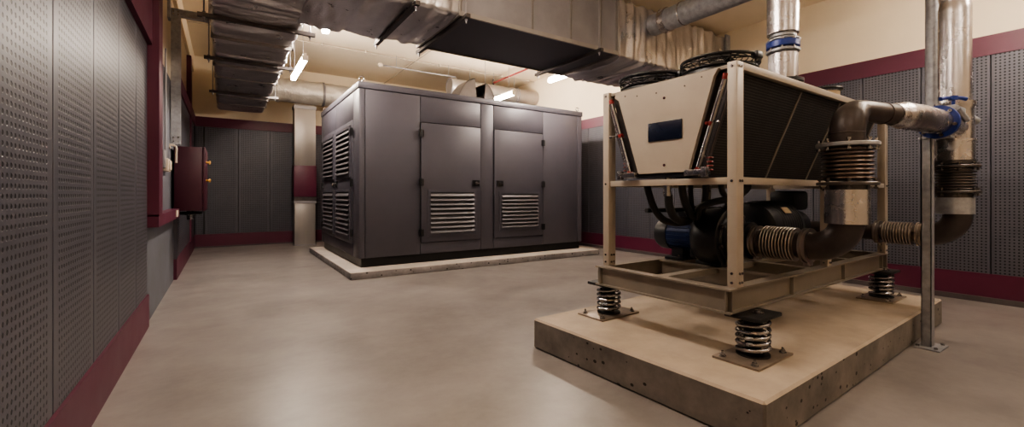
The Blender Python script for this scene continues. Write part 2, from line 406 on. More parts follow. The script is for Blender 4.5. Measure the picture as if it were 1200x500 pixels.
# ------------------------------------------------------------------ ducts
def foil_box(bm, axis, s0, s1, a0, a1, z0, z1, rc=.05, step=.03, amp=.014, bands=(), seed=0, sag=.03):
    n = max(2, int((s1-s0)/step)); w, h = a1-a0, z1-z0; per = []
    nw, nh = int(w/.06), int(h/.06)
    def line(p, q, m): return [(p[0]+(q[0]-p[0])*i/m, p[1]+(q[1]-p[1])*i/m) for i in range(m)]
    pts = []
    pts += [(x, z, 0, -1) for x, z in line((rc, 0), (w-rc, 0), nw)]
    pts += [(w-rc+rc*math.sin(t), rc-rc*math.cos(t), math.sin(t), -math.cos(t)) for t in (0, PI/8, PI/4, 3*PI/8)]
    pts += [(x, z, 1, 0) for x, z in line((w, rc), (w, h-rc), nh)]
    pts += [(w-rc+rc*math.cos(t), h-rc+rc*math.sin(t), math.cos(t), math.sin(t)) for t in (0, PI/8, PI/4, 3*PI/8)]
    pts += [(x, z, 0, 1) for x, z in line((w-rc, h), (rc, h), nw)]
    pts += [(rc-rc*math.sin(t), h-rc+rc*math.cos(t), -math.sin(t), math.cos(t)) for t in (0, PI/8, PI/4, 3*PI/8)]
    pts += [(x, z, -1, 0) for x, z in line((0, h-rc), (0, rc), nh)]
    pts += [(rc-rc*math.cos(t), rc-rc*math.sin(t), -math.cos(t), -math.sin(t)) for t in (0, PI/8, PI/4, 3*PI/8)]
    rings = []; rr_ = random.Random(seed); kn = int((s1-s0)/.09)+2; kv = [rr_.uniform(-1, 1) for _ in range(kn+2)]
    def ridge(s):
        t = (s-s0)/.09; i = int(t); f = t-i; return (kv[i]*(1-f)+kv[i+1]*f)*amp*1.1
    rid = [ridge(s0+(s1-s0)*i/n) for i in range(n+1)]
    for i in range(n+1):
        s = s0+(s1-s0)*i/n; ring = []
        pinch = sum(math.exp(-((s-b)/.035)**2) for b in bands)
        for (a, z, na, nz) in pts:
            q = Vector((s*3.2+seed, (a+z)*.9, z*1.1)); q2 = Vector((s*14+seed, a*3, z*3))
            dd = noise.noise(q)*amp*1.4 + noise.noise(q2)*amp*.8 + abs(noise.noise(Vector((s*7+seed*3, a*1.2, z*1.2))))*amp - pinch*.022
            dd += rid[i]*(.75+.35*noise.noise(Vector((s*2+seed, a*1.7, z*1.7))))
            if nz < -.5: dd += sag*math.sin(PI*max(0, min(1, a/w)))*.4
            A, Z = a0+a+na*dd, z0+z+nz*dd
            ring.append(bm.verts.new((s, A, Z) if axis == 'x' else (A, s, Z)))
        rings.append(ring)
    m = len(pts)
    for a, b in zip(rings, rings[1:]):
        for k in range(m): bm.faces.new((a[k], a[(k+1) % m], b[(k+1) % m], b[k]))
    bm.faces.new(rings[0][::-1]); bm.faces.new(rings[-1])
ZD = 3.36
t = thing('ceiling_duct', 'large rectangular ceiling duct, foil wrapped with a bare grey metal middle section', 'duct', (2.5, 5.15, ZD))
bm = bm_(); foil_box(bm, 'y', 4.5, 12.62, -.14, .80, ZD+.01, 4.18, bands=(6.9, 8.35, 9.2, 10.9, 11.8), seed=1); fin('foil_wrap', bm, 'foil', t, smooth=60, label='foil wrapped leg along the left side')
for y in (6.9, 8.35, 9.2, 10.9, 11.8):
    bm = bm_(); box(bm, -.155, .815, y-.011, y+.011, ZD-.012, ZD+.03); box(bm, -.157, -.13, y-.011, y+.011, ZD-.012, 4.19); box(bm, .79, .817, y-.011, y+.011, ZD-.012, 4.19)
    fin('tape_strap', bm, 'column', t)
bm = bm_(); foil_box(bm, 'x', .72, 2.24, 4.5, 5.80, ZD, 4.18, bands=(1.25, 1.95), seed=5, amp=.024); fin('foil_wrap', bm, 'foil', t, smooth=60, label='foil wrapped stretch beside the corner')
bm = bm_(); foil_box(bm, 'x', 4.86, 7.69, 4.5, 5.80, ZD-.03, 4.20, bands=(5.35, 6.0, 6.7, 7.3), seed=9, amp=.028, sag=.08); fin('foil_wrap', bm, 'foil', t, smooth=60, label='foil wrapped stretch to the right wall')
bm = bm_(); box(bm, 2.25, 4.84, 4.52, 5.80, ZD+.03, 4.18)
bare = fin('metal_section', bm, 'galv', t)
quick('underside', 'galvshade', bare, 2.27, 4.82, 4.56, 5.78, ZD+.018, ZD+.032)
bm = bm_()
for x in (2.27, 3.29, 3.94, 4.50, 4.82):
    for o_ in (-.012, .006):
        box(bm, x+o_, x+o_+.005, 4.505, 4.525, ZD+.02, 4.19)
box(bm, 2.25, 4.84, 4.50, 4.53, ZD, ZD+.055); box(bm, 2.25, 4.84, 5.79, 5.82, ZD, ZD+.055)
box(bm, 2.235, 2.262, 4.49, 5.83, ZD-.01, 4.20); box(bm, 4.83, 4.858, 4.49, 5.83, ZD-.01, 4.20)
fin('flange', bm, 'column', bare)
quick('end_frame', 'galvpost', t, 7.62, 7.745, 4.47, 4.50, ZD, 4.22)
# hangers
def hanger(name_l, p, q, ztop=4.69, w=.05):
    p, q = V(*p), V(*q); dx = (q-p).normalized()
    t = thing('duct_hanger', name_l, 'hanger', (p+q)/2, 0, 'threaded rod hangers under the ceiling ducts')
    bm = bm_(); s = dx.cross(V(0, 0, 1))*w/2; a, b = p-dx*.06, q+dx*.06; h = V(0, 0, .045)
    prism(bm, [a-s, a+s, a+s+h, a-s+h], b-a); fin('crossbar', bm, 'iron', t)
    for e in (p, q):
        zt = 4.30 if e.y < 5.25 else ztop
        bm = bm_(); rod(bm, (e.x, e.y, e.z-.05), (e.x, e.y, zt), .008, 8); hexnut(bm, (e.x, e.y, e.z-.02), (0, 0, 1), .018, .02); hexnut(bm, (e.x, e.y, e.z+.045), (0, 0, 1), .018, .02)
        fin('rod', bm, 'galv', t)
zh = ZD-.055
hanger('black trapeze hanger nearest the corner under the left foil duct', (-.2, 6.02, zh), (.90, 6.02, zh))
hanger('middle black trapeze hanger under the left foil duct', (-.2, 7.84, zh), (.88, 7.84, zh))
hanger('farthest black trapeze hanger under the left foil duct', (-.2, 10.36, zh), (.88, 10.36, zh))
hanger('black hanger under the foil stretch left of the bare duct', (1.70, 4.44, zh), (1.70, 5.88, zh))
hanger('black hanger under the left end of the bare duct section', (2.30, 4.44, zh), (2.30, 5.88, zh))
hanger('black hanger under the right end of the bare duct section', (4.40, 4.44, zh), (4.40, 5.88, zh))

# round ducts at far side
def foil_tube(bm, p, q, r, amp=.012, step=.05, seg=36, seed=0, bands=()):
    p, q = Vector(p), Vector(q); L = (q-p).length; ax = (q-p)/L; u = ax.orthogonal().normalized(); w = ax.cross(u); n = int(L/step); rings = []
    for i in range(n+1):
        s = L*i/n; pin = sum(math.exp(-((s-b)/.03)**2) for b in bands); ring = []
        for k in range(seg):
            d = u*math.cos(2*PI*k/seg)+w*math.sin(2*PI*k/seg); o = p+ax*s
            rr = r + amp*noise.noise(Vector((s*9+seed, d.x*2+d.y, d.z*2)))+amp*.6*noise.noise(Vector((s*22+seed, d.x*5, d.z*5+d.y*5)))-pin*.01
            ring.append(bm.verts.new(o+d*rr))
        rings.append(ring)
    for a, b in zip(rings, rings[1:]):
        for k in range(seg): bm.faces.new((a[k], a[(k+1) % seg], b[(k+1) % seg], b[k]))
    bm.faces.new(rings[0][::-1]); bm.faces.new(rings[-1])
t = thing('round_duct', 'crumpled foil wrapped round duct near the far wall, left of the generator', 'duct', (2.2, 12.3, 3.93))
bm = bm_(); foil_tube(bm, (.80, 12.3, 3.93), (4.2, 12.3, 3.93), .29, .03, bands=(1.35,)); fin('foil_wrap', bm, 'foillit', t, smooth=60)
bm = bm_(); lathe(bm, (2.12, 12.3, 3.93), (1, 0, 0), [(0, .29), (0, .315), (.05, .315), (.05, .29)]); fin('collar', bm, 'galv', t)
t = thing('duct_column', 'upright brushed metal duct with a maroon sleeve standing at the far wall', 'duct', (1.725, 12.4, 0))
quick('upper_section', 'column', t, 1.475, 1.975, 12.3, 12.62, 2.04, 3.62, bev=.004)
quick('maroon_sleeve', 'maroon', t, 1.46, 1.99, 12.27, 12.64, 1.25, 2.05, bev=.01)
quick('dark_joint', 'iron', t, 1.47, 1.98, 12.29, 12.63, 1.14, 1.26)
quick('lower_section', 'column', t, 1.48, 1.97, 12.3, 12.62, .02, 1.10, bev=.004)
bm = bm_(); box(bm, 1.46, 1.99, 12.28, 12.64, 1.08, 1.14); box(bm, 1.46, 1.99, 12.28, 12.64, 0, .02); box(bm, 1.46, 1.99, 12.29, 12.64, 3.50, 3.58); fin('flange', bm, 'galv', t)
t = thing('round_duct', 'plain grey round duct above the right end of the generator', 'duct', (6.1, 10.5, 4.17))
bm = bm_(); lathe(bm, (4.95, 10.5, 4.17), (1, 0, 0), [(0, .21), (2.5, .21), (2.79, .21)], 40); fin('pipe', bm, 'column', t)
bm = bm_()
for x in (5.6, 7.05): lathe(bm, (x, 10.5, 4.17), (1, 0, 0), [(0, .21), (.0, .228), (.03, .228), (.03, .21)], 40)
fin('joint_ring', bm, 'galv', t)
bm = bm_(); torus(bm, (4.95, 10.5, 4.17), (1, 0, 0), .20, .015); fin('end_rim', bm, 'galv', t)
t = thing('round_duct', 'grey spiral round duct leaving the foil duct towards the camera, top right', 'duct', (5.62, 3.2, 3.95))
bm = bm_(); foil_tube(bm, (5.62, 4.49, 3.96), (5.62, 1.6, 3.96), .165, .004, .04, 36, 3); fin('pipe', bm, 'galvpost', t, smooth=60)
bm = bm_(); lathe(bm, (5.62, 4.30, 3.96), (0, -1, 0), [(0, .165), (0, .185), (.10, .185), (.10, .165)], 36); torus(bm, (5.62, 3.95, 3.96), (0, 1, 0), .168, .010); fin('collar', bm, 'foilpipe', t)

# ceiling services
bm = bm_(); rod(bm, (-.6, 10.5, 4.665), (7.72, 10.5, 4.665), .014)
for k in range(9): box(bm, -.1+k*.95, -.06+k*.95, 10.47, 10.53, 4.64, 4.70)
fin('ceiling_conduit', bm, 'ivory', label='long pale conduit clipped across the ceiling behind the ducts', cat='conduit')
t = thing('branch_conduit', 'thin dark conduit hung above the generator with a round box at its end', 'conduit', (4.1, 10.2, 4.4))
bm = bm_(); rod(bm, (3.12, 10.45, 4.41), (5.1, 10.45, 4.41), .016); rod(bm, (5.1, 10.45, 4.41), (5.1, 10.45, 4.0), .012); fin('pipe', bm, 'galv', t)
bm = bm_(); lathe(bm, (3.05, 10.45, 4.41), (1, 0, 0), [(0, .03), (.02, .05), (.10, .05), (.12, .02)], 16); fin('junction_box', bm, 'ivory', t)
bm = bm_(); rod(bm, (3.5, 10.45, 4.4), (3.5, 10.45, 4.7), .006); rod(bm, (4.9, 10.45, 4.4), (4.9, 10.45, 4.7), .006); fin('drop_rod', bm, 'galv', t)
bm = bm_(); rod(bm, (4.02, 6.6, 4.67), (4.02, 13.1, 4.67), .016)
fin('ceiling_conduit', bm, 'ivory', label='pale conduit running towards the far wall on the ceiling above the generator', cat='conduit')
t = thing('sprinkler_pipe', 'thin red sprinkler pipe under the ceiling behind the bare duct', 'pipe', (6.26, 9, 4.41))
bm = bm_(); rod(bm, (6.26, 6.2, 4.42), (6.26, 10.4, 4.42), .022); fin('pipe', bm, 'red', t)
bm = bm_(); rod(bm, (6.26, 10.4, 4.42), (6.26, 10.46, 4.42), .035); rod(bm, (6.26, 10.43, 4.36), (6.26, 10.43, 4.52), .028); fin('fitting', bm, 'black', t)
bm = bm_()
for y in (10.43, 8.8): rod(bm, (6.26, y, 4.42), (6.26, y, 4.7), .006)
fin('drop_rod', bm, 'galv', t)
for x, l in ((5.55, 'left'), (7.0, 'right')):
    bm = bm_(); rod(bm, (x, 10.5, 4.38), (x, 10.5, 4.7), .007); lathe(bm, (x-.015, 10.5, 4.17), (1, 0, 0), [(0, .20), (0, .222), (.03, .222), (.03, .20)], 40)
    fin('pipe_clamp', bm, 'galv', label='%s thin rod and clamp holding the plain grey round duct' % l, cat='clamp', group='round duct clamps')

# ------------------------------------------------------------------ lamps
def lamp():
    t = thing('tube_light', '', 'lamp', (0, 0, 0), 0, 'hanging tube lights')
    bm = bm_(); box(bm, -.022, .022, -.77, .77, .053, .10, bev=.006); fin('housing', bm, 'fixture', t, local=True)
    bm = bm_(); box(bm, -.045, .045, -.75, .75, -.03, .052, bev=.022); fin('tube', bm, 'tube', t, local=True)
    for y in (-.76, .76):
        bm = bm_(); box(bm, -.047, .047, y-.012, y+.012, -.032, .056); fin('end_cap', bm, 'fixture', t, local=True)
    for y in (-.55, .55):
        bm = bm_(); rod(bm, (0, y, .1), (0, y, .70), .005, 6); fin('drop_rod', bm, 'galv', t, local=True)
    return t
L0 = lamp(); TM = [m_emit('lit_lamp_tube', (1, .87, .735), v) for v in (225, 125, 38, 24)]
for i, (x, y, l) in enumerate(((1.18, 5.82, 'lit tube light glimpsed under the edge of the foil duct near its corner'),
                  (1.13, 8.84, 'lit tube light hanging beside the left foil duct, left of the generator'),
                  (5.50, 6.20, 'lit tube light hanging behind the right end of the bare duct'),
                  (5.50, 9.03, 'lit tube light seen just over the generator roof, right end'),
                  (1.18, 2.85, 'lit tube light above the near left panels, out of the frame'),
                  (1.30, -.6, 'lit tube light behind the camera'),
                  (5.90, .45, 'lit tube light above the right foreground, out of the frame'),
                  (3.6, -1.2, 'added fill tube light behind the camera, middle of the room'), (6.4, -2.0, 'added fill tube light behind the camera, near the right wall'))):  # last two fixtures are added, unseen fill from behind the camera
    o = L0 if i == 0 else copy_tree(L0)
    o.location = (x, y, 3.60); o['label'] = l
    for ch in o.children:
        if ch.name.startswith('tube'):
            ch.material_slots[0].link = 'OBJECT'; ch.material_slots[0].material = TM[(0, 0, 0, 0, 1, 3, 1, 2, 3)[i]]
for m_ in [o for o in C.objects if o.name.startswith('drop_rod') and o.parent and o.parent.name.startswith('tube_light')]:
    if m_.parent.location.y > 5.3: m_.scale = (1, 1, 1.66); m_.location.z = -.066

# ------------------------------------------------------------------ generator
quick('concrete_plinth', 'plinth', None, 1.585, 6.78, 6.84, 10.7, 0, .115, bev=.012, label='low grey concrete plinth under the generator enclosure', cat='plinth')
GX0, GX1, GY0, GY1, GZ0, GZ1 = 1.80, 6.60, 7.20, 10.44, .115, 3.12
t = gen = thing('generator', 'large dark grey generator enclosure with two louvred doors on a low plinth', 'generator', ((GX0+GX1)/2, (GY0+GY1)/2, GZ0))
quick('skid', 'skid', t, GX0+.05, GX1-.03, GY0+.06, GY1-.05, GZ0, .28)
quick('core', 'gendark', t, GX0+.03, GX1-.03, GY0+.03, GY1-.03, .27, GZ1-.1)
quick('roof', 'gen', t, GX0-.015, GX1+.015, GY0-.015, GY1+.015, 3.025, GZ1+.01, bev=.01)
def fp(name, x0, x1, z0, z1, y=GY0, th=.03, par=None, m='gen'):
    return quick(name, m, par or gen, x0+.005, x1-.005, y, y+th, z0+.004, z1-.004, bev=.004)
fp('corner_post', GX0, 1.895, .265, 3.022); fp('corner_post', 6.47, GX1, .265, 3.022)
fp('side_panel', 1.895, 2.835, .265, 3.022); fp('side_panel', 5.515, 6.47, .265, 3.022)
fp('header_panel', 2.835, 4.035, 2.565, 3.022); fp('header_panel', 4.32, 5.515, 2.565, 3.022)
fp('centre_post', 4.035, 4.32, .265, 3.022)
fp('sill_panel', 2.835, 4.035, .265, .462); fp('sill_panel', 4.32, 5.515, .265, .462)
def louvre(par, P, a0, a1, z0, z1, n, name='louvre', sm='slat'):   # P maps (a, depth outward, z) to world
    bm = bm_()
    def bx(a, b, d0, d1, c, d):
        vs = [bm.verts.new(P(x, y, z)) for x in (a, b) for y in (d0, d1) for z in (c, d)]
        for q in ((0,1,3,2),(4,6,7,5),(0,4,5,1),(2,3,7,6),(0,2,6,4),(1,5,7,3)): bm.faces.new([vs[i] for i in q])
    f = .05
    bx(a0, a1, 0, .022, z0, z0+f); bx(a0, a1, 0, .022, z1-f, z1); bx(a0, a0+f, 0, .022, z0+f, z1-f); bx(a1-f, a1, 0, .022, z0+f, z1-f)
    lf = fin(name, bm, 'gen', par)
    bm = bm_(); vs = [bm.verts.new(P(x, .001, z)) for x, z in ((a0+f, z0+f), (a1-f, z0+f), (a1-f, z1-f), (a0+f, z1-f))]; bm.faces.new(vs)
    fin('opening', bm, 'gendark', par)
    bm = bm_(); h = (z1-z0-2*f)/n
    for i in range(n):
        zb = z0+f+i*h
        pr = [(.002, zb+h*.62), (.035, zb+h*.10), (.040, zb+h*.05), (.040, zb+h*.22), (.036, zb+h*.28), (.006, zb+h*.78)]
        A = [bm.verts.new(P(a0+f, d, z)) for d, z in pr]; B = [bm.verts.new(P(a1-f, d, z)) for d, z in pr]
        bm.faces.new(A); bm.faces.new(B[::-1])
        for k in range(len(pr)): bm.faces.new((A[k], A[(k+1) % 6], B[(k+1) % 6], B[k]))
    s = fin('slats', bm, sm, par, smooth=20)
Pf = lambda a, d, z: Vector((a, GY0-.022-d, z))
Pl = lambda a, d, z: Vector((GX0-.016-d, a, z))
def handle(par, x, z, P):
    bm = bm_(); c = [P(x+dx, dd, z+dz) for dx in (-.07, .07) for dd in (0, .018) for dz in (-.055, .055)]
    vs = [bm.verts.new(p) for p in c]
    for q in ((0,1,3,2),(4,6,7,5),(0,4,5,1),(2,3,7,6),(0,2,6,4),(1,5,7,3)): bm.faces.new([vs[i] for i in q])
    h = fin('handle', bm, 'skid', par)
    bm = bm_(); n = (P(0, 1, 0)-P(0, 0, 0)).normalized(); lathe(bm, P(x, .018, z), n, [(0, .03), (.012, .03), (.012, .02), (.03, .02)], 16); rod(bm, P(x-.01, .028, z), P(x+.05, .028, z), .009); fin('lever', bm, 'iron', par)
def hinge(par, x, z, P):
    bm = bm_(); c = [P(x+dx, dd, z+dz) for dx in (-.04, .04) for dd in (0, .02) for dz in (-.06, .06)]
    vs = [bm.verts.new(p) for p in c]
    for q in ((0,1,3,2),(4,6,7,5),(0,4,5,1),(2,3,7,6),(0,2,6,4),(1,5,7,3)): bm.faces.new([vs[i] for i in q])
    rod(bm, P(x, .022, z-.065), P(x, .022, z+.065), .014, 10); fin('hinge', bm, 'skid', par)
for x0, x1, l0, l1, z0, z1, hx, hg in ((2.845, 4.03, 2.962, 3.93, .567, 1.393, 3.925, 2.845), (4.325, 5.505, 4.438, 5.406, .60, 1.366, 4.45, 5.505)):
    d = fp('door', x0, x1, .465, 2.558, GY0-.022, .04)
    louvre(d, Pf, l0, l1, z0, z1, 9)
    handle(d, hx, 1.515, Pf)
    for z in (2.367, 1.515, .64): hinge(d, hg, z, Pf)
# left side
def lp(name, y0, y1, z0, z1, x=GX0, th=.03): return quick(name, 'gen', gen, x, x+th, y0+.005, y1-.005, z0+.004, z1-.004, bev=.004)
lp('corner_post', GY0, 7.58, .265, 3.022); lp('corner_post', 10.2, GY1, .265, 3.022)
lp('header_panel', 7.58, 8.92, 2.56, 3.022); lp('header_panel', 8.92, 10.2, 2.56, 3.022); lp('sill_panel', 7.58, 10.2, .265, .462)
for a0, a1, hg, hx in ((7.59, 8.915, 7.59, 8.80), (8.925, 10.19, 10.19, 9.05)):
    d = quick('door', 'gen', gen, GX0-.016, GX0+.02, a0, a1, .467, 2.555, bev=.004)
    louvre(d, Pl, a0+.10, a1-.12, 1.60, 2.48, 9); louvre(d, Pl, a0+.10, a1-.12, .54, 1.40, 9)
    handle(d, hx, 1.5, Pl)
    for z in (2.36, 1.5, .66): hinge(d, hg, z, Pl)
# back / right skins
quick('rear_panel', 'gen', gen, GX0, GX1, GY1-.03, GY1, .265, 3.022); quick('end_panel', 'gen', gen, GX1-.03, GX1, GY0+.03, GY1-.03, .265, 3.022)
for (x, y) in ((GX0+.06, GY0+.06), (GX1-.08, GY0+.06), (GX0+.06, GY1-.08)):
    bm = bm_(); torus(bm, (x, y, GZ1+.07), (.3, 1, 0), .035, .010, 20, 8); rod(bm, (x, y, GZ1), (x, y, GZ1+.04), .018); fin('lifting_eye', bm, 'steel', gen)
def cowl(x, y, w, h, m, lab, mir=1):
    t = thing('roof_cowl', lab, 'vent', (x, y, GZ1+.01), 0, 'curved cowls on the generator roof')
    z0 = GZ1+.01; n = 10; o1, o2 = [], []
    for i in range(n+1):
        a = PI/2*i/n
        o1.append((x-w/2+w*(1-math.cos(a))*.0+w*(i/n)**1.6, z0+.06+h*math.sin(a)**1.0*.0+h*(1-(1-i/n)**1.7)))
    bm = bm_(); th = .02; ys = (y-.22, y+.22)
    pts = o1 + [(x+w/2+.015, z0+h*.72), (x+w/2+.04, z0+h*.35), (x+w/2+.01, z0), (x-w/2, z0)]
    if mir < 0: pts = [(2*x-a, b) for a, b in pts]
    for yy in ys:   # side cheeks
        prism(bm, [V(a, yy, b) for a, b in pts], V(0, .012, 0))
    top = pts[:n+1]
    for (a, b), (c, d_) in zip(top, top[1:]):
        prism(bm, [V(a, ys[0], b), V(c, ys[0], d_), V(c, ys[0], d_-th), V(a, ys[0], b-th)], V(0, .44, 0))
    fin('hood', bm, m, t)
    bm = bm_(); box(bm, x-w/2, x+w/2+.02, ys[0]-.01, ys[1]+.02, GZ1+.008, GZ1+.03); fin('base', bm, m, t)
    bm = bm_()
    for k in range(7): rod(bm, (x+mir*(w/2-.01), ys[0]+.03+k*.065, z0), (x+mir*(w/2-.01), ys[0]+.03+k*.065, z0+h*.7), .006, 6)
    fin('mesh', bm, 'iron', t)
cowl(4.30, 8.5, .42, .62, 'cowl', 'wide grey metal cowl on the generator roof, left of the pair')
cowl(4.90, 8.5, .26, .55, 'iron', 'narrow dark cowl on the generator roof, right of the pair', -1)

# ------------------------------------------------------------------ concrete pad
bm = bm_(); P4 = [V(2.192, 2.994, 0), V(2.275, 1.129, 0), V(6.038, 1.277, 0), V(5.955, 3.145, 0)]
prism(bm, P4, V(0, 0, .25)); bmesh.ops.bevel(bm, geom=[e for e in bm.edges], offset=.014, segments=1, affect='EDGES')
fin('concrete_pad', bm, 'concrete', smooth=0, label='thick pitted concrete pad with a beige top carrying the chiller frame', cat='concrete pad')

# ------------------------------------------------------------------ spring isolators
def isolator():
    t = thing('spring_isolator', '', 'spring', (0, 0, 0), 0, 'coil spring isolators under the chiller frame')
    bm = bm_(); box(bm, -.235, .235, -.145, .145, 0, .014, bev=.002); fin('base_plate', bm, 'plateiron', t, local=True)
    for x, y in ((-.19, -.1), (.19, -.1), (-.19, .1), (.19, .1)):
        bm = bm_(); lathe(bm, (x, y, .014), (0, 0, 1), [(0, .022), (.004, .022)], 16); hexnut(bm, (x, y, .018), (0, 0, 1), .016, .014); rod(bm, (x, y, .03), (x, y, .048), .008); fin('anchor_bolt', bm, 'steel', t, local=True)
    bm = bm_(); n = 5; H = .225; R = .093; r = .0125; pts = []
    for i in range(n*28+1):
        a = 2*PI*i/28; k = i/(n*28); z = .028+(H-.01)*(.06*min(1, k*8)+.88*k+.06*max(0, 1-(1-k)*8))
        pts.append((R*math.cos(a), R*math.sin(a), z))
    sweep(bm, pts, r, 10); fin('coil_spring', bm, 'steel', t, local=True)
    bm = bm_(); lathe(bm, (0, 0, .014), (0, 0, 1), [(0, .10), (.012, .10), (.014, .05), (.11, .048), (.112, .056), (.225, .056), (.228, .085), (.252, .09)], 24); fin('core', bm, 'rubber', t, local=True)
    bm = bm_(); box(bm, -.15, .15, -.115, .115, .262, .288, bev=.008); fin('top_plate', bm, 'rubber', t, local=True)
    bm = bm_(); lathe(bm, (0, -.03, .288), (0, 0, 1), [(0, .035), (.006, .035), (.007, .02), (.02, .02)], 16); fin('adjusting_nut', bm, 'steel', t, local=True)
    return t
S0 = isolator()
for i, (x, y, l) in enumerate(((2.866, 1.50, 'bright coil spring isolator at the near corner of the concrete pad'),
                               (2.83, 2.74, 'coil spring isolator at the left corner of the concrete pad'),
                               (5.58, 1.63, 'dark looking coil spring isolator at the right corner of the pad beside the steel upright'),
                               (5.52, 2.84, 'coil spring isolator at the hidden back corner of the concrete pad'))):
    o = S0 if i == 0 else copy_tree(S0)
    o.location = (x, y, .25); o.rotation_euler = (0, 0, math.radians(2.4)); o['label'] = l

# ------------------------------------------------------------------ chiller
CH = thing('chiller', 'beige framed chiller with black V shaped coils and fans on top, right foreground', 'chiller', (2.65, 1.53, 0), math.radians(1.5))
LX, WY, ZB, ZT = 3.06, 1.16, .542, .70
def lq(name, m, *b, bev=0, par=None, **k): return quick(name, m, par or CH, *b, bev=bev, local=True, **k)
def ibeam_x(y, x0, x1, name='base_beam', out=-1):     # channel along x, flanges to out
    bm = bm_(); w = .085
    ya, yb = (y, y+w) if out < 0 else (y-w, y)
    box(bm, x0, x1, ya, yb, ZB, ZB+.012); box(bm, x0, x1, ya, yb, ZT-.012, ZT)
    wy = yb-.05 if out < 0 else ya+.05
    box(bm, x0, x1, wy-.005, wy+.005, ZB+.012, ZT-.012)
    return fin(name, bm, 'beigedk', CH, local=True, smooth=0)
def ibeam_y(x, y0, y1, out=-1):
    bm = bm_(); w = .085
    xa, xb = (x, x+w) if out < 0 else (x-w, x)
    box(bm, xa, xb, y0, y1, ZB, ZB+.012); box(bm, xa, xb, y0, y1, ZT-.012, ZT)
    wx = xb-.05 if out < 0 else xa+.05
    box(bm, wx-.005, wx+.005, y0, y1, ZB+.012, ZT-.012)
    return fin('base_beam', bm, 'beigedk', CH, local=True, smooth=0)
ibeam_y(0, 0, WY); ibeam_y(LX, 0, WY, 1); ibeam_x(0, .086, LX-.086); ibeam_x(WY, .086, LX-.086, out=1)
bm = bm_(); box(bm, .03, .04, .004, .035, ZB+.012, ZT-.012); box(bm, .004, .036, .03, .038, ZB+.012, ZT-.012)
box(bm, .004, .036, WY-.05, WY-.04, ZB+.012, ZT-.012)
for x in (.9, 1.9, 2.9): box(bm, x, x+.01, .004, .036, ZB+.012, ZT-.012)
fin('stiffener', bm, 'beigedk', CH, local=True, smooth=0)
for x in (.75, 1.35, 2.2):
    bm = bm_(); box(bm, x, x+.08, .087, WY-.087, ZB, ZB+.01); box(bm, x, x+.08, .087, WY-.087, ZT-.015, ZT-.003); box(bm, x+.035, x+.045, .087, WY-.087, ZB+.01, ZT-.015)
    fin('cross_member', bm, 'beigedk', CH, local=True, smooth=0)
lq('pump_rail', 'beigedk', .09, LX-.09, .52, .60, ZT-.05, ZT-.003)
ZTOP = 2.165
def bolts(bm, pts, axis):
    for p in pts: hexnut(bm, p, axis, .011, .009)
def post(x0, y0, z1=ZTOP, wx=.085, wy=.065, nx=True, ny=True, cx=0, cy=0):
    p = lq('post', 'beige', x0, x0+wx, y0, y0+wy, ZT, z1, bev=.004)
    bm = bm_()
    for z in (ZT+.03, ZT+.09, 1.39, z1-.03):
        if nx: hexnut(bm, (x0, y0+wy*.5, z), (-1, 0, 0), .009, .007)
        if ny:
            hexnut(bm, (x0+wx*.35, y0, z), (0, -1, 0), .009, .007); hexnut(bm, (x0+wx*.7, y0, z), (0, -1, 0), .009, .007)
    fin('bolt', bm, 'steel', p, local=True)
post(.09, .003); post(.09, WY-.068); post(LX-.088, .003); post(LX-.088, WY-.068)
post(1.56, .012, 1.37, .075, .06); post(1.56, WY-.072, 1.37, .075, .06)
# rails
def rail(a, b, c, d, z0, z1): lq('rail', 'beige', a, b, c, d, z0, z1, bev=.003)
for z0, z1 in ((1.368, 1.415),):
    rail(.105, .145, .07, WY-.07, z0, z1); rail(LX-.07, LX-.03, .07, WY-.07, z0, z1)
    rail(.177, LX-.09, .008, .045, z0, z1); rail(.177, LX-.09, WY-.045, WY-.008, z0, z1)
rail(.177, LX-.09, .004, .04, 2.115, ZTOP); rail(.177, LX-.09, WY-.04, WY-.004, 2.115, ZTOP)
rail(LX-.06, LX-.02, .07, WY-.07, 2.115, ZTOP)
lq('top_deck', 'beigedk', .12, LX-.02, .042, WY-.042, 2.135, 2.158)
# end panel (flat trapezoid), doubled at the far end
def trap(x, dx, name, m='beige', s=0):
    pts = [(.128-s, 2.145), (1.03+s, 2.145), (1.03+s, 2.10), (.985+s, 2.075), (.790+s, 1.462), (.352-s, 1.462), (.165-s, 2.10)]
    bm = bm_(); prism(bm, [V(x, a, b) for a, b in pts], V(dx, 0, 0)); bmesh.ops.bevel(bm, geom=bm.edges[:], offset=.003, segments=1, affect='EDGES')
    return fin(name, bm, m, CH, local=True, smooth=0)
ep = trap(.095, .03, 'end_panel'); trap(LX-.06, -.03, 'end_panel')
lq('display_window', 'navy', .086, .096, .40, .69, 1.705, 1.845, par=ep, bev=.002, label='dark blank display window')
bm = bm_()
for y, z in ((.55, 2.02), (.55, 1.52)): lathe(bm, (.096, y, z), (-1, 0, 0), [(0, .010), (.005, .010), (.006, .006), (.010, .005)], 12)
fin('grommet', bm, 'maroon_door', ep, local=True, label='dark red plug')
bm = bm_()
for y, z in ((.38, 2.075), (.62, 2.07), (.80, 2.08), (.25, 2.11), (.92, 2.1)): lathe(bm, (.096, y, z), (-1, 0, 0), [(0, .006), (.004, .005)], 10)
fin('screw', bm, 'iron', ep, local=True)
lq('drip_tray', 'black', .11, LX-.08, .33, .82, 1.428, 1.462, bev=.004)
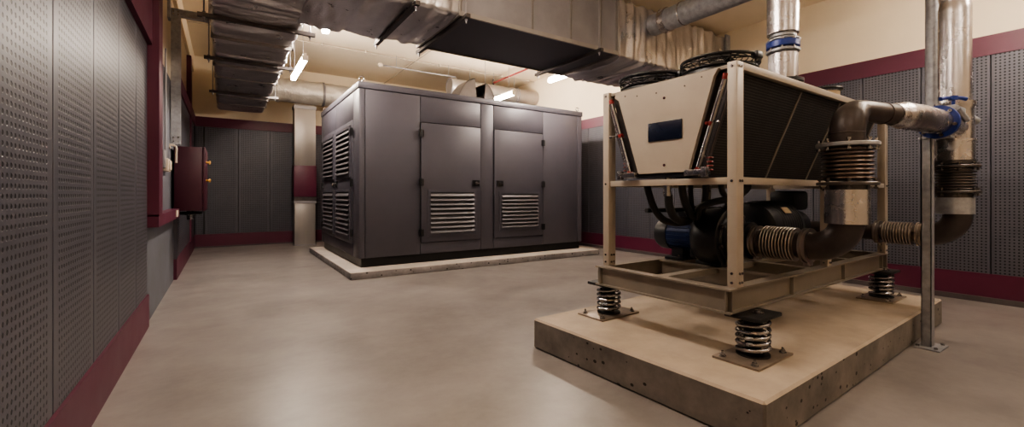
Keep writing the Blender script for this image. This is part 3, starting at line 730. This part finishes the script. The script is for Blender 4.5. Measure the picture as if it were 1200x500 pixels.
# coils
def coil(side):
    yt, yb = (.055, .335) if side < 0 else (WY-.055, WY-.335)
    th = .07 if side < 0 else -.07
    for k in range(3):
        x0, x1 = ((.20, 1.15), (1.17, 1.93), (1.95, 2.93))[k]
        bm = bm_(); prism(bm, [V(x0, yt, 2.118), V(x0, yb, 1.43), V(x0, yb+th, 1.43), V(x0, yt+th, 2.118)], V(x1-x0, 0, 0))
        fin('coil', bm, 'coil', CH, local=True, smooth=0)
    bm = bm_(); e = -.008 if side < 0 else .008
    for x in (.18, 1.149, 1.929, 2.93):
        prism(bm, [V(x, yt+e, 2.118), V(x, yb+e, 1.43), V(x, yb+th, 1.43), V(x, yt+th, 2.118)], V(.022, 0, 0))
    fin('coil_frame', bm, 'beigedk', CH, local=True, smooth=0)
    bm = bm_(); prism(bm, [V(.155, yt, 2.11), V(.155, yb, 1.44), V(.155, yb+th*1.6, 1.44), V(.155, yt+th*1.6, 2.11)], V(.02, 0, 0))
    fin('coil_end_plate', bm, 'galv', CH, local=True, smooth=0)
coil(-1); coil(1)
# coil header pipes with red caps, near and far side
def header(side):
    s = (lambda y: y) if side < 0 else (lambda y: 1.155-y)
    bm = bm_(); rod(bm, (.10, s(.085), 2.07), (.10, s(.285), 1.46), .019, 14); fin('header_pipe', bm, 'steel', CH, local=True)
    bm = bm_(); rod(bm, (.125, s(.045), 2.05), (.125, s(.245), 1.46), .013, 12); fin('header_pipe', bm, 'iron' if side < 0 else 'steel', CH, local=True)
    bm = bm_(); rod(bm, (.10, s(.078), 2.095), (.10, s(.088), 2.06), .020, 14)
    rod(bm, (.10, s(.18), 1.795), (.10, s(.190), 1.768), .022, 14); rod(bm, (.10, s(.205), 1.785), (.07, s(.205), 1.785), .010, 10); rod(bm, (.10, s(.285), 1.49), (.10, s(.275), 1.47), .022, 14)
    for k in range(4): torus(bm, (.135, s(.215), 1.47+.028*k), (0, 0, 1), .02, .006, 16, 6)
    fin('red_cap', bm, 'red', CH, local=True, label='red valve caps')
    bm = bm_(); rod(bm, (.12, s(.14), 1.79), (.065, s(.11), 1.777), .007, 10); lathe(bm, (.065, s(.11), 1.777), (-1, 0, 0), [(0, .010), (.012, .012), (.016, .006)], 12); fin('valve_stem', bm, 'steel', CH, local=True)
    bm = bm_(); box(bm, .055, .125, min(s(.20), s(.36)), max(s(.20), s(.36)), 1.435, 1.475, bev=.006); box(bm, .05, .085, min(s(.19), s(.23)), max(s(.19), s(.23)), 1.42, 1.49, bev=.004); fin('manifold_block', bm, 'steel', CH, local=True)
header(-1); header(1)
# wedge cover between panel and post
for s in (0, 1):
    y0 = .045 if s == 0 else WY-.045; sg = 1 if s == 0 else -1
    bm = bm_(); prism(bm, [V(.15, y0+sg*.02, 2.13), V(.15, y0+sg*.11, 2.13), V(.15, y0+sg*.33, 1.45), V(.15, y0+sg*.20, 1.45)], V(.006, 0, 0)); fin('wedge_plate', bm, 'iron', CH, local=True)
# fans
def fan(x, y, r):
    f = bm_(); lathe(f, (x, y, 2.158), (0, 0, 1), [(0, r-.015), (.030, r-.02), (.034, r-.005), (.040, r-.005), (.040, r-.035), (.0, r-.035)], 48)
    fan_ = fin('fan', f, 'black', CH, local=True)
    bm = bm_(); torus(bm, (x, y, 2.262), (0, 0, 1), r, .011, 48, 8); torus(bm, (x, y, 2.235), (0, 0, 1), r, .006, 48, 8)
    for k in range(8): a = 2*PI*k/8; rod(bm, (x+(r-.01)*math.cos(a), y+(r-.01)*math.sin(a), 2.19), (x+r*math.cos(a), y+r*math.sin(a), 2.262), .007, 6)
    for k in range(1, 7): torus(bm, (x, y, 2.285-.012*(k/7)**2), (0, 0, 1), r*k/7, .004, 36, 6)
    for k in range(10):
        a = 2*PI*k/10; rod(bm, (x+.03*math.cos(a), y+.03*math.sin(a), 2.29), (x+r*math.cos(a), y+r*math.sin(a), 2.27), .005, 6)
    fin('guard', bm, 'black', fan_, local=True)
    bm = bm_(); lathe(bm, (x, y, 2.18), (0, 0, 1), [(0, .07), (.08, .07), (.09, .05)], 20)
    for k in range(6):
        a = 2*PI*k/6; c, s_ = math.cos(a), math.sin(a)
        prism(bm, [V(x+.06*c-.03*s_, y+.06*s_+.03*c, 2.20), V(x+.06*c+.03*s_, y+.06*s_-.03*c, 2.23), V(x+(r-.05)*c+.06*s_, y+(r-.05)*s_-.06*c, 2.235), V(x+(r-.05)*c-.06*s_, y+(r-.05)*s_+.06*c, 2.20)], V(0, 0, .005))
    fin('impeller', bm, 'iron', fan_, local=True)
    bm = bm_(); box(bm, x-.04, x+.04, y-r-.03, y-r+.02, 2.23, 2.275, bev=.008); box(bm, x+r-.02, x+r+.04, y-.04, y+.04, 2.225, 2.28, bev=.01); fin('terminal_box', bm, 'black', fan_, local=True)
fan(.38, .285, .262); fan(.38, .875, .262)
bm = bm_(); lathe(bm, (1.92, .16, 2.158), (0, 0, 1), [(0, .11), (.07, .11), (.07, .09), (0, .09)], 32); o = fin('vent_stub', bm, 'plate', CH, local=True)
bm = bm_(); torus(bm, (1.92, .16, 2.25), (0, 0, 1), .122, .012, 36, 8); box(bm, 1.79, 1.83, .13, .19, 2.20, 2.26); fin('rim', bm, 'black', o, local=True)
# underside cable gland with hose nipple
bm = bm_(); lathe(bm, (.14, .555, 1.43), (0, 0, -1), [(0, .03), (.03, .03), (.03, .024), (.045, .024), (.045, .034), (.07, .034), (.07, .026), (.11, .026), (.11, .03), (.14, .03)], 20); fin('hose_nipple', bm, 'steel', CH, local=True)

# ------------------------------------------------------------------ pumps and hoses (world)
def ring_bolts(bm, o, axis, R, n, r=.010, l=.05):
    o = Vector(o); ax = Vector(axis).normalized(); u = ax.orthogonal().normalized(); w = ax.cross(u)
    for k in range(n):
        p = o+(u*math.cos(2*PI*(k+.5)/n)+w*math.sin(2*PI*(k+.5)/n))*R
        hexnut(bm, p-ax*l/2, ax, r, r*1.2); hexnut(bm, p+ax*(l/2-r*1.2), ax, r, r*1.2); rod(bm, p-ax*l/2, p+ax*l/2, r*.5, 8)
XP, ZP = 3.60, .925
P = thing('pump', 'black drum shaped pump with a dark blue motor under the chiller, behind the near post', 'pump', (XP, 2.3, .70))
bm = bm_(); lathe(bm, (XP, 2.04, ZP), (0, 1, 0), [(0, .10), (0, .19), (.012, .205), (.012, .235), (.02, .255), (.05, .262), (.16, .262), (.23, .25), (.28, .215), (.31, .16), (.33, .10)], 48); fin('volute', bm, 'black', P)
bm = bm_()
for k in range(8):
    a = 2*PI*(k+.3)/8; lathe(bm, (XP+.215*math.cos(a), 2.045, ZP+.215*math.sin(a)), (0, -1, 0), [(0, .022), (.02, .022), (.021, .012), (.032, .012)], 12)
fin('cover_bolt', bm, 'iron', P)
bm = bm_(); lathe(bm, (XP, 2.04, ZP), (0, -1, 0), [(0, .15), (.03, .14), (.07, .115), (.12, .11), (.12, .15), (.15, .15)], 36); fin('outlet_neck', bm, 'black', P)
bm = bm_(); lathe(bm, (XP, 2.36, ZP), (0, 1, 0), [(0, .10), (.02, .135), (.28, .135), (.28, .12)], 36)
for k in range(22):
    a = 2*PI*k/22; u = V(math.cos(a), 0, math.sin(a)); w = V(-math.sin(a), 0, math.cos(a))*.004; c0 = V(XP, 2.40, ZP)+u*.13
    prism(bm, [c0-w, c0+w, c0+w+u*.016, c0-w+u*.016], V(0, .22, 0))
mo = fin('motor', bm, 'bluemotor', P, label='dark blue finned motor')
bm = bm_(); lathe(bm, (XP, 2.63, ZP), (0, 1, 0), [(0, .146), (.10, .146), (.14, .125), (.155, .08), (.155, .02)], 36); fin('fan_cover', bm, 'black', mo)
bm = bm_(); box(bm, XP-.10, XP+.10, 2.34, 2.40, .735, 1.20, bev=.012); box(bm, XP-.06, XP+.06, 2.42, 2.60, ZP+.13, ZP+.22, bev=.01); fin('bracket', bm, 'black', P)
bm = bm_(); box(bm, XP-.16, XP+.16, 2.06, 2.30, .70, .73, bev=.004); box(bm, XP-.11, XP+.11, 2.10, 2.26, .72, .80); box(bm, XP-.13, XP+.13, 2.44, 2.64, .70, .725, bev=.004); box(bm, XP-.08, XP+.08, 2.48, 2.60, .72, .82); fin('foot', bm, 'black', P)
bm = bm_()
for x, y in ((-.13, 2.1), (.13, 2.1), (-.11, 2.5), (.11, 2.5)): hexnut(bm, (XP+x, y, .73), (0, 0, 1), .014, .02)
fin('foot_bolt', bm, 'steel', P)
# second machine
P = thing('electric_motor', 'large black electric motor with a beige nameplate behind the horizontal bellows', 'motor', (4.75, 2.25, .70))
bm = bm_(); lathe(bm, (4.2, 2.25, .975), (1, 0, 0), [(0, .05), (0, .20), (.03, .25), (.12, .262), (.5, .262), (.60, .25), (.66, .20), (.68, .12), (.80, .10), (.80, .16), (.95, .16), (1.0, .10)], 48); b_ = fin('housing', bm, 'black', P)
bm = bm_()
for k in range(9):
    torus(bm, (4.36+.045*k, 2.25, .975), (1, 0, 0), .262, .0035, 48, 6)
fin('cooling_rib', bm, 'black', P)
bm = bm_(); a0 = math.radians(112)
u = V(0, math.cos(a0), math.sin(a0)); w_ = V(0, -math.sin(a0), math.cos(a0)); c0 = V(4.50, 2.25, .975)+V(0, -math.cos(math.radians(40)), math.sin(math.radians(40)))*.27
nn = V(0, -math.cos(math.radians(40)), math.sin(math.radians(40))); tt = V(0, math.sin(math.radians(40)), math.cos(math.radians(40)))*.035
prism(bm, [c0-tt-V(.06, 0, 0), c0-tt+V(.06, 0, 0), c0+tt+V(.06, 0, 0), c0+tt-V(.06, 0, 0)], nn*.006); fin('nameplate', bm, 'plate', b_, label='beige nameplate')
bm = bm_(); box(bm, 4.86, 5.18, 2.12, 2.38, 1.14, 1.34, bev=.04); fin('terminal_box', bm, 'black', P)
bm = bm_(); box(bm, 4.30, 4.80, 2.08, 2.42, .70, .73); box(bm, 4.35, 4.45, 2.12, 2.38, .73, .80); box(bm, 4.65, 4.75, 2.12, 2.38, .73, .80); box(bm, 4.95, 5.1, 2.15, 2.35, .70, .86); fin('foot', bm, 'black', P)
# dark red block beyond
t = thing('control_valve', 'dark red valve body in the shadow behind the black motor', 'valve', (5.30, 2.5, .7))
bm = bm_(); lathe(bm, (5.30, 2.46, .70), (0, 0, 1), [(0, .06), (.10, .06), (.12, .11), (.36, .12), (.40, .06), (.52, .05)], 24); fin('body', bm, 'maroon_door', t)
bm = bm_(); torus(bm, (5.30, 2.46, 1.24), (0, 0, 1), .09, .012, 28, 8); rod(bm, (5.21, 2.46, 1.24), (5.39, 2.46, 1.24), .008); rod(bm, (5.30, 2.46, 1.2), (5.30, 2.46, 1.25), .012); fin('handwheel', bm, 'black', t)
# cable tray duct under mid rail (dark lines behind)
bm = bm_(); rod(bm, (3.1, 2.55, 1.16), (5.6, 2.62, 1.16), .02); fin('refrigerant_pipe', bm, 'rubber', label='black horizontal pipe behind the pumps under the chiller', cat='pipe')
def hose(pts, r, label):
    p = smoothpath(pts, 14); rr = [r*(1+.06*(i % 2)) for i in range(len(p))]
    bm = bm_(); sweep(bm, p, rr, 14); fin('hose', bm, 'rubber', label=label, cat='hose', group='black corrugated hoses under the chiller')
hose([(2.87, 2.36, 1.40), (2.88, 2.34, 1.30), (2.92, 2.31, 1.17), (3.0, 2.28, 1.09), (3.14, 2.25, 1.065), (3.32, 2.28, 1.08), (3.50, 2.37, 1.12)], .027, 'leftmost long black hose sagging towards the blue motor')
hose([(2.79, 2.09, 1.30), (2.80, 2.09, 1.22), (2.85, 2.09, 1.14), (2.96, 2.11, 1.10), (3.15, 2.17, 1.10), (3.40, 2.30, 1.14), (3.52, 2.36, 1.13)], .030, 'black hose dropping from the steel nipple under the beige end panel')
hose([(2.90, 2.06, 1.42), (2.92, 2.05, 1.28), (2.98, 2.06, 1.20), (3.1, 2.10, 1.13), (3.3, 2.2, 1.12), (3.54, 2.34, 1.17)], .028, 'black hose just right of the steel nipple')
hose([(3.3, 2.25, 1.42), (3.3, 2.25, 1.28), (3.35, 2.27, 1.18), (3.45, 2.31, 1.13), (3.56, 2.36, 1.15)], .022, 'thin upright black hose in the middle of the bundle')
hose([(3.16, 2.02, 1.42), (3.17, 2.03, 1.30), (3.22, 2.08, 1.2), (3.34, 2.18, 1.15), (3.52, 2.32, 1.19)], .024, 'black hose fourth from the left in the bundle')
hose([(3.30, 1.98, 1.42), (3.31, 1.98, 1.34), (3.40, 2.0, 1.28), (3.52, 2.05, 1.22), (3.58, 2.12, 1.18)], .022, 'short black hose arching over the drum of the pump')
hose([(3.10, 1.66, 1.40), (3.10, 1.67, 1.34), (3.04, 1.72, 1.28), (2.98, 1.85, 1.245), (3.05, 2.0, 1.20), (3.2, 2.12, 1.12), (3.45, 2.3, 1.10)], .024, 'black hose running from behind the near post down to the bundle')

# ------------------------------------------------------------------ piping
def flange(bm, o, axis, r, th=.022): lathe(bm, o, axis, [(0, .05), (0, r-.004), (.004, r), (th-.004, r), (th, r-.004), (th, .05)], 36)
def bellows(bm, o, axis, L, n, r0, r1):
    prof = []
    for i in range(n):
        a = L*i/n; w = L/n
        prof += [(a, r0), (a+w*.12, r0), (a+w*.25, r1-.003), (a+w*.42, r1), (a+w*.58, r1), (a+w*.75, r1-.003), (a+w*.88, r0)]
    prof.append((L, r0)); lathe(bm, o, axis, prof, 40)
def pipeline1():
    X, Y, z = XP, 1.24, .925
    t = thing('pipe_line', 'dark pipe with steel bellows rising from the pump and bending over to the riser', 'pipe', (X, Y, .8))
    def clamp(y, r=.125):
        bm = bm_(); lathe(bm, (X, y, z), (0, -1, 0), [(0, .10), (0, r), (.016, r), (.016, r-.012), (.03, r-.012), (.03, r), (.046, r), (.046, .10)], 36)
        box(bm, X-.03, X+.03, y-.046, y, z-r-.022, z-r+.005, bev=.004); rod(bm, (X-.045, y-.023, z-r-.01), (X+.045, y-.023, z-r-.01), .009); fin('clamp', bm, 'bellow', t)
    clamp(1.87); clamp(1.505, .128)
    bm = bm_(); rod(bm, (X, 1.90, z), (X, 1.44, z), .098, 32); fin('spool', bm, 'brownpipe', t)
    bm = bm_(); bellows(bm, (X, 1.785, z), (0, -1, 0), .235, 10, .104, .128); fin('bellows', bm, 'bellow', t, label='bright steel horizontal bellows')
    bm = bm_(); sweep(bm, [(X, 1.46, z)]+arc((X, 1.44, z+.20), (0, 0, -.20), (0, -.20, 0), 0, PI/2, 14)+[(X, Y, z+.23)], .103, 36); fin('elbow', bm, 'brownpipe', t)
    bm = bm_(); foil_tube(bm, (X, Y, 1.10), (X, Y, 1.335), .130, .0008, .02, 40); fin('foil_cladding', bm, 'foilpipe', t)
    bm = bm_(); flange(bm, (X, Y, 1.365), (0, 0, 1), .178); rod(bm, (X, Y, 1.33), (X, Y, 1.37), .115, 32); fin('flange', bm, 'iron', t)
    bm = bm_(); ring_bolts(bm, (X, Y, 1.376), (0, 0, 1), .155, 8, .013, .075); fin('flange_bolt', bm, 'iron', t)
    bm = bm_(); box(bm, X+.15, X+.24, Y-.03, Y+.03, 1.35, 1.385, bev=.006); rod(bm, (X+.215, Y, 1.33), (X+.215, Y, 1.41), .014); fin('tie_lug', bm, 'iron', t)
    bm = bm_(); bellows(bm, (X, Y, 1.40), (0, 0, 1), .225, 8, .118, .146); fin('bellows', bm, 'brownpipe', t, label='dark upright bellows')
    bm = bm_()
    for k in range(8): torus(bm, (X, Y, 1.40+.225*(k+.5)/8), (0, 0, 1), .1425, .0065, 40, 6)
    fin('bellows_crest', bm, 'crest', t)
    bm = bm_(); flange(bm, (X, Y, 1.63), (0, 0, 1), .182, .026); fin('flange', bm, 'galvpost', t)
    bm = bm_(); ring_bolts(bm, (X, Y, 1.643), (0, 0, 1), .158, 8, .013, .08); fin('flange_bolt', bm, 'steel', t)
    rb = .17; zc = 1.895; e = V(4.25, 1.125, zc); d = (e-V(X, Y, zc)); d.z = 0; d.normalize()
    c = V(X, Y, zc-rb)+d*rb
    pts = [V(X, Y, 1.65)]+arc(c, d*-rb, V(0, 0, rb), 0, PI/2, 14)+[V(X, Y, zc)+d*.35, V(X, Y, zc)+d*.45, e]
    rr = [.103]*8+[.103-.0045*i for i in range(1, 8)]+[.074]*8; rr = (rr+[.074]*30)[:len(pts)]
    bm = bm_(); sweep(bm, pts, rr, 36); fin('elbow', bm, 'brownpipe', t)
    bm = bm_(); torus(bm, (X, Y, 1.725), (0, 0, 1), .103, .004, 36, 8); torus(bm, V(X, Y, zc)+d*.42, d, .075, .005, 30, 8); fin('weld_bead', bm, 'brownpipe', t)
    f0, f1, f2 = V(4.13, 1.14, zc), V(4.45, 1.085, zc), V(4.87, 1.06, zc)
    bm = bm_(); fp_ = smoothpath([f0, f1, (f1+f2)/2, f2], 10); sweep(bm, fp_, [.080+.02*min(1, i/4)+.002*math.sin(i*2.1) for i in range(len(fp_))], 32); fin('foil_cladding', bm, 'foilpipe', t, smooth=60)
    dd = (f2-f1).normalized()
    bm = bm_(); flange(bm, f2, dd, .135, .035); lathe(bm, f2+dd*.04, dd, [(0, .1), (0, .12), (.05, .12), (.05, .1)], 30); fin('valve_flange', bm, 'blue', t, label='blue valve flange')
    bm = bm_(); ring_bolts(bm, f2+dd*.03, dd, .114, 6, .014, .10); fin('flange_bolt', bm, 'steel', t)
    return t
pipeline1()
def pipeline2():
    X, Y, z = 5.45, 1.07, .93
    t = thing('riser_pipe', 'tall foil clad riser with valve, dark bellows and elbow beside the steel upright', 'pipe', (X, Y, .8))
    bm = bm_(); rod(bm, (X, 2.28, z), (X, 1.25, z), .080, 28); fin('spool', bm, 'brownpipe', t)
    def clamp(y, r=.112):
        bm = bm_(); lathe(bm, (X, y, z), (0, -1, 0), [(0, .08), (0, r), (.014, r), (.014, r-.012), (.028, r-.012), (.028, r), (.042, r), (.042, .08)], 32); fin('clamp', bm, 'bellow', t)
    clamp(1.635); clamp(1.32)
    bm = bm_(); bellows(bm, (X, 1.57, z), (0, -1, 0), .22, 10, .085, .108); fin('bellows', bm, 'bellow', t, label='bright steel horizontal bellows')
    bm = bm_(); sweep(bm, [(X, 1.28, z)]+arc((X, 1.25, z+.20), (0, 0, -.20), (0, -.20, 0), 0, PI/2, 14)+[(X, Y, z+.23)], .098, 32); fin('elbow', bm, 'brownpipe', t)
    bm = bm_(); foil_tube(bm, (X, Y, 1.13), (X, Y, 1.275), .128, .0008, .02, 36); fin('foil_cladding', bm, 'galvpost', t)
    bm = bm_(); flange(bm, (X, Y, 1.315), (0, 0, 1), .168); rod(bm, (X, Y, 1.27), (X, Y, 1.34), .115, 30); flange(bm, (X, Y, 1.54), (0, 0, 1), .165); lathe(bm, (X, Y, 1.575), (0, 0, 1), [(0, .10), (0, .135), (.03, .135), (.03, .10)]); fin('flange', bm, 'iron', t)
    bm = bm_(); ring_bolts(bm, (X, Y, 1.326), (0, 0, 1), .146, 8, .012, .07); ring_bolts(bm, (X, Y, 1.551), (0, 0, 1), .146, 8, .012, .07); fin('flange_bolt', bm, 'iron', t)
    bm = bm_(); bellows(bm, (X, Y, 1.34), (0, 0, 1), .20, 8, .110, .136); fin('bellows', bm, 'iron', t, label='dark upright bellows')
    bm = bm_(); foil_tube(bm, (X, Y, 1.605), (X, Y, 1.785), .130, .0008, .02, 36, 4); lathe(bm, (X, Y, 1.77), (0, 0, 1), [(0, .12), (0, .136), (.02, .136), (.02, .12)]); fin('foil_cladding', bm, 'foilpipe', t)
    bm = bm_(); lathe(bm, (X, Y, 1.785), (0, 0, 1), [(0, .118), (.05, .124), (.20, .124), (.26, .118), (.30, .135), (.335, .135), (.335, .1)], 36)
    rod(bm, (X-.53, Y-.01, 1.895), (X, Y, 1.895), .10, 30); v = fin('valve_body', bm, 'foilpipe', t)
    bm = bm_(); box(bm, X-.40, X-.10, Y-.09, Y+.02, 2.0, 2.05, bev=.012); rod(bm, (X-.30, Y-.05, 1.97), (X-.30, Y-.05, 2.01), .05); rod(bm, (X+.09, Y-.08, 1.98), (X+.17, Y-.10, 1.96), .035, 16); rod(bm, (X-.38, Y-.09, 2.02), (X-.2, Y-.115, 1.93), .02, 12); fin('yoke', bm, 'galvpost', v)
    bm = bm_(); rod(bm, (X-.30, Y-.05, 2.04), (X-.30, Y-.05, 2.12), .012); lathe(bm, (X-.30, Y-.05, 2.10), (0, 0, 1), [(0, .03), (.035, .03)], 16)
    for s in (-1, 1):
        pts = smoothpath([(X-.30, Y-.05, 2.115), (X-.30+s*.045, Y-.05-s*.03, 2.12), (X-.30+s*.09, Y-.05-s*.06, 2.11)], 6); sweep(bm, pts, [.012+.006*i/len(pts) for i in range(len(pts))], 10)
    fin('handle', bm, 'blue', v, label='blue butterfly handle')
    bm = bm_(); foil_tube(bm, (X, Y, 2.12), (X, Y, 4.30), .110, .0008, .03, 40, 2, bands=(.9, 1.7)); fin('foil_cladding', bm, 'foilpipe', t, smooth=60)
    return t
pipeline2()
def pipeline3():
    X, Y = 3.87, 1.78
    t = thing('riser_pipe', 'foil clad pipe with a blue valve ring rising from the chiller top', 'pipe', (X, Y, 2.158))
    bm = bm_(); lathe(bm, (X, Y, 2.16), (0, 0, 1), [(0, .12), (.05, .115), (.06, .15), (.085, .15), (.09, .10)], 36); fin('base_flange', bm, 'black', t)
    bm = bm_(); ring_bolts(bm, (X, Y, 2.23), (0, 0, 1), .135, 8, .012, .05); fin('flange_bolt', bm, 'iron', t)
    bm = bm_(); foil_tube(bm, (X, Y, 2.24), (X, Y, 2.46), .108, .0008, .02, 36, 7); fin('foil_cladding', bm, 'foilpipe', t)
    bm = bm_(); flange(bm, (X, Y, 2.475), (0, 0, 1), .122, .022); rod(bm, (X, Y, 2.45), (X, Y, 2.64), .085, 30); flange(bm, (X, Y, 2.57), (0, 0, 1), .118, .015); lathe(bm, (X, Y, 2.60), (0, 0, 1), [(0, .10), (.03, .095)], 30); fin('flange', bm, 'galvpost', t)
    bm = bm_(); lathe(bm, (X, Y, 2.51), (0, 0, 1), [(0, .115), (.005, .122), (.05, .122), (.055, .115)], 36); fin('valve_ring', bm, 'blue', t, label='blue valve ring')
    bm = bm_(); ring_bolts(bm, (X, Y, 2.53), (0, 0, 1), .112, 8, .014, .10); fin('flange_bolt', bm, 'steel', t)
    bm = bm_(); foil_tube(bm, (X, Y, 2.63), (X, Y, 4.30), .116, .0008, .03, 40, 3, bands=(.8,)); fin('foil_cladding', bm, 'foilpipe', t, smooth=60)
pipeline3()
# steel upright
t = thing('steel_upright', 'tall grey galvanised channel post bolted to the floor beside the concrete pad', 'post', (5.03, 1.15, 0))
bm = bm_(); x0, x1, y0, y1 = 4.985, 5.075, 1.12, 1.185
box(bm, x0, x1, y0, y0+.006, .012, 1.775); box(bm, x0, x0+.006, y0, y1, .012, 1.775); box(bm, x1-.006, x1, y0, y1, .012, 1.775); box(bm, x0, x0+.03, y1-.006, y1, .012, 1.775); box(bm, x1-.03, x1, y1-.006, y1, .012, 1.775)
fin('channel', bm, 'galvpost', t, smooth=0)
quick('foot_plate', 'galvpost', t, 4.90, 5.16, 1.05, 1.215, 0, .012, bev=.002)
bm = bm_()
for x, y in ((4.93, 1.08), (5.13, 1.08), (4.93, 1.195), (5.13, 1.195)): hexnut(bm, (x, y, .012), (0, 0, 1), .013, .014)
fin('anchor_bolt', bm, 'steel', t)
quick('saddle', 'galvpost', t, 4.965, 5.095, 1.0, 1.20, 1.775, 1.79)
t = thing('vent_pipe', 'plain grey galvanised pipe dropping from the ceiling just left of the foil riser', 'pipe', (5.79, 1.28, 1.95))
bm = bm_(); rod(bm, (5.79, 1.28, 1.95), (5.79, 1.28, 4.30), .066, 28); fin('pipe', bm, 'galvpost', t)
bm = bm_(); lathe(bm, (5.79, 1.28, 1.93), (0, 0, 1), [(0, .05), (0, .078), (.05, .078), (.05, .066)], 28); fin('end_collar', bm, 'galv', t)

# ------------------------------------------------------------------ light, world, camera
w = bpy.data.worlds.new('world'); bpy.context.scene.world = w; w.use_nodes = True
w.node_tree.nodes['Background'].inputs[0].default_value = (1, .85, .7, 1); w.node_tree.nodes['Background'].inputs[1].default_value = .05
cam = bpy.data.cameras.new('camera'); co = bpy.data.objects.new('camera', cam); C.objects.link(co)
co.location = (0, 0, 1.30); co.rotation_euler = (PI/2, 0, math.radians(-33.4))
cam.sensor_width = 36; cam.lens = 15.3; cam.shift_y = -22/1200; cam.clip_start = .05
bpy.context.scene.camera = co
sc = bpy.context.scene
sc.view_settings.view_transform = 'AgX'; sc.view_settings.look = 'AgX - Medium High Contrast'; sc.view_settings.exposure = 0
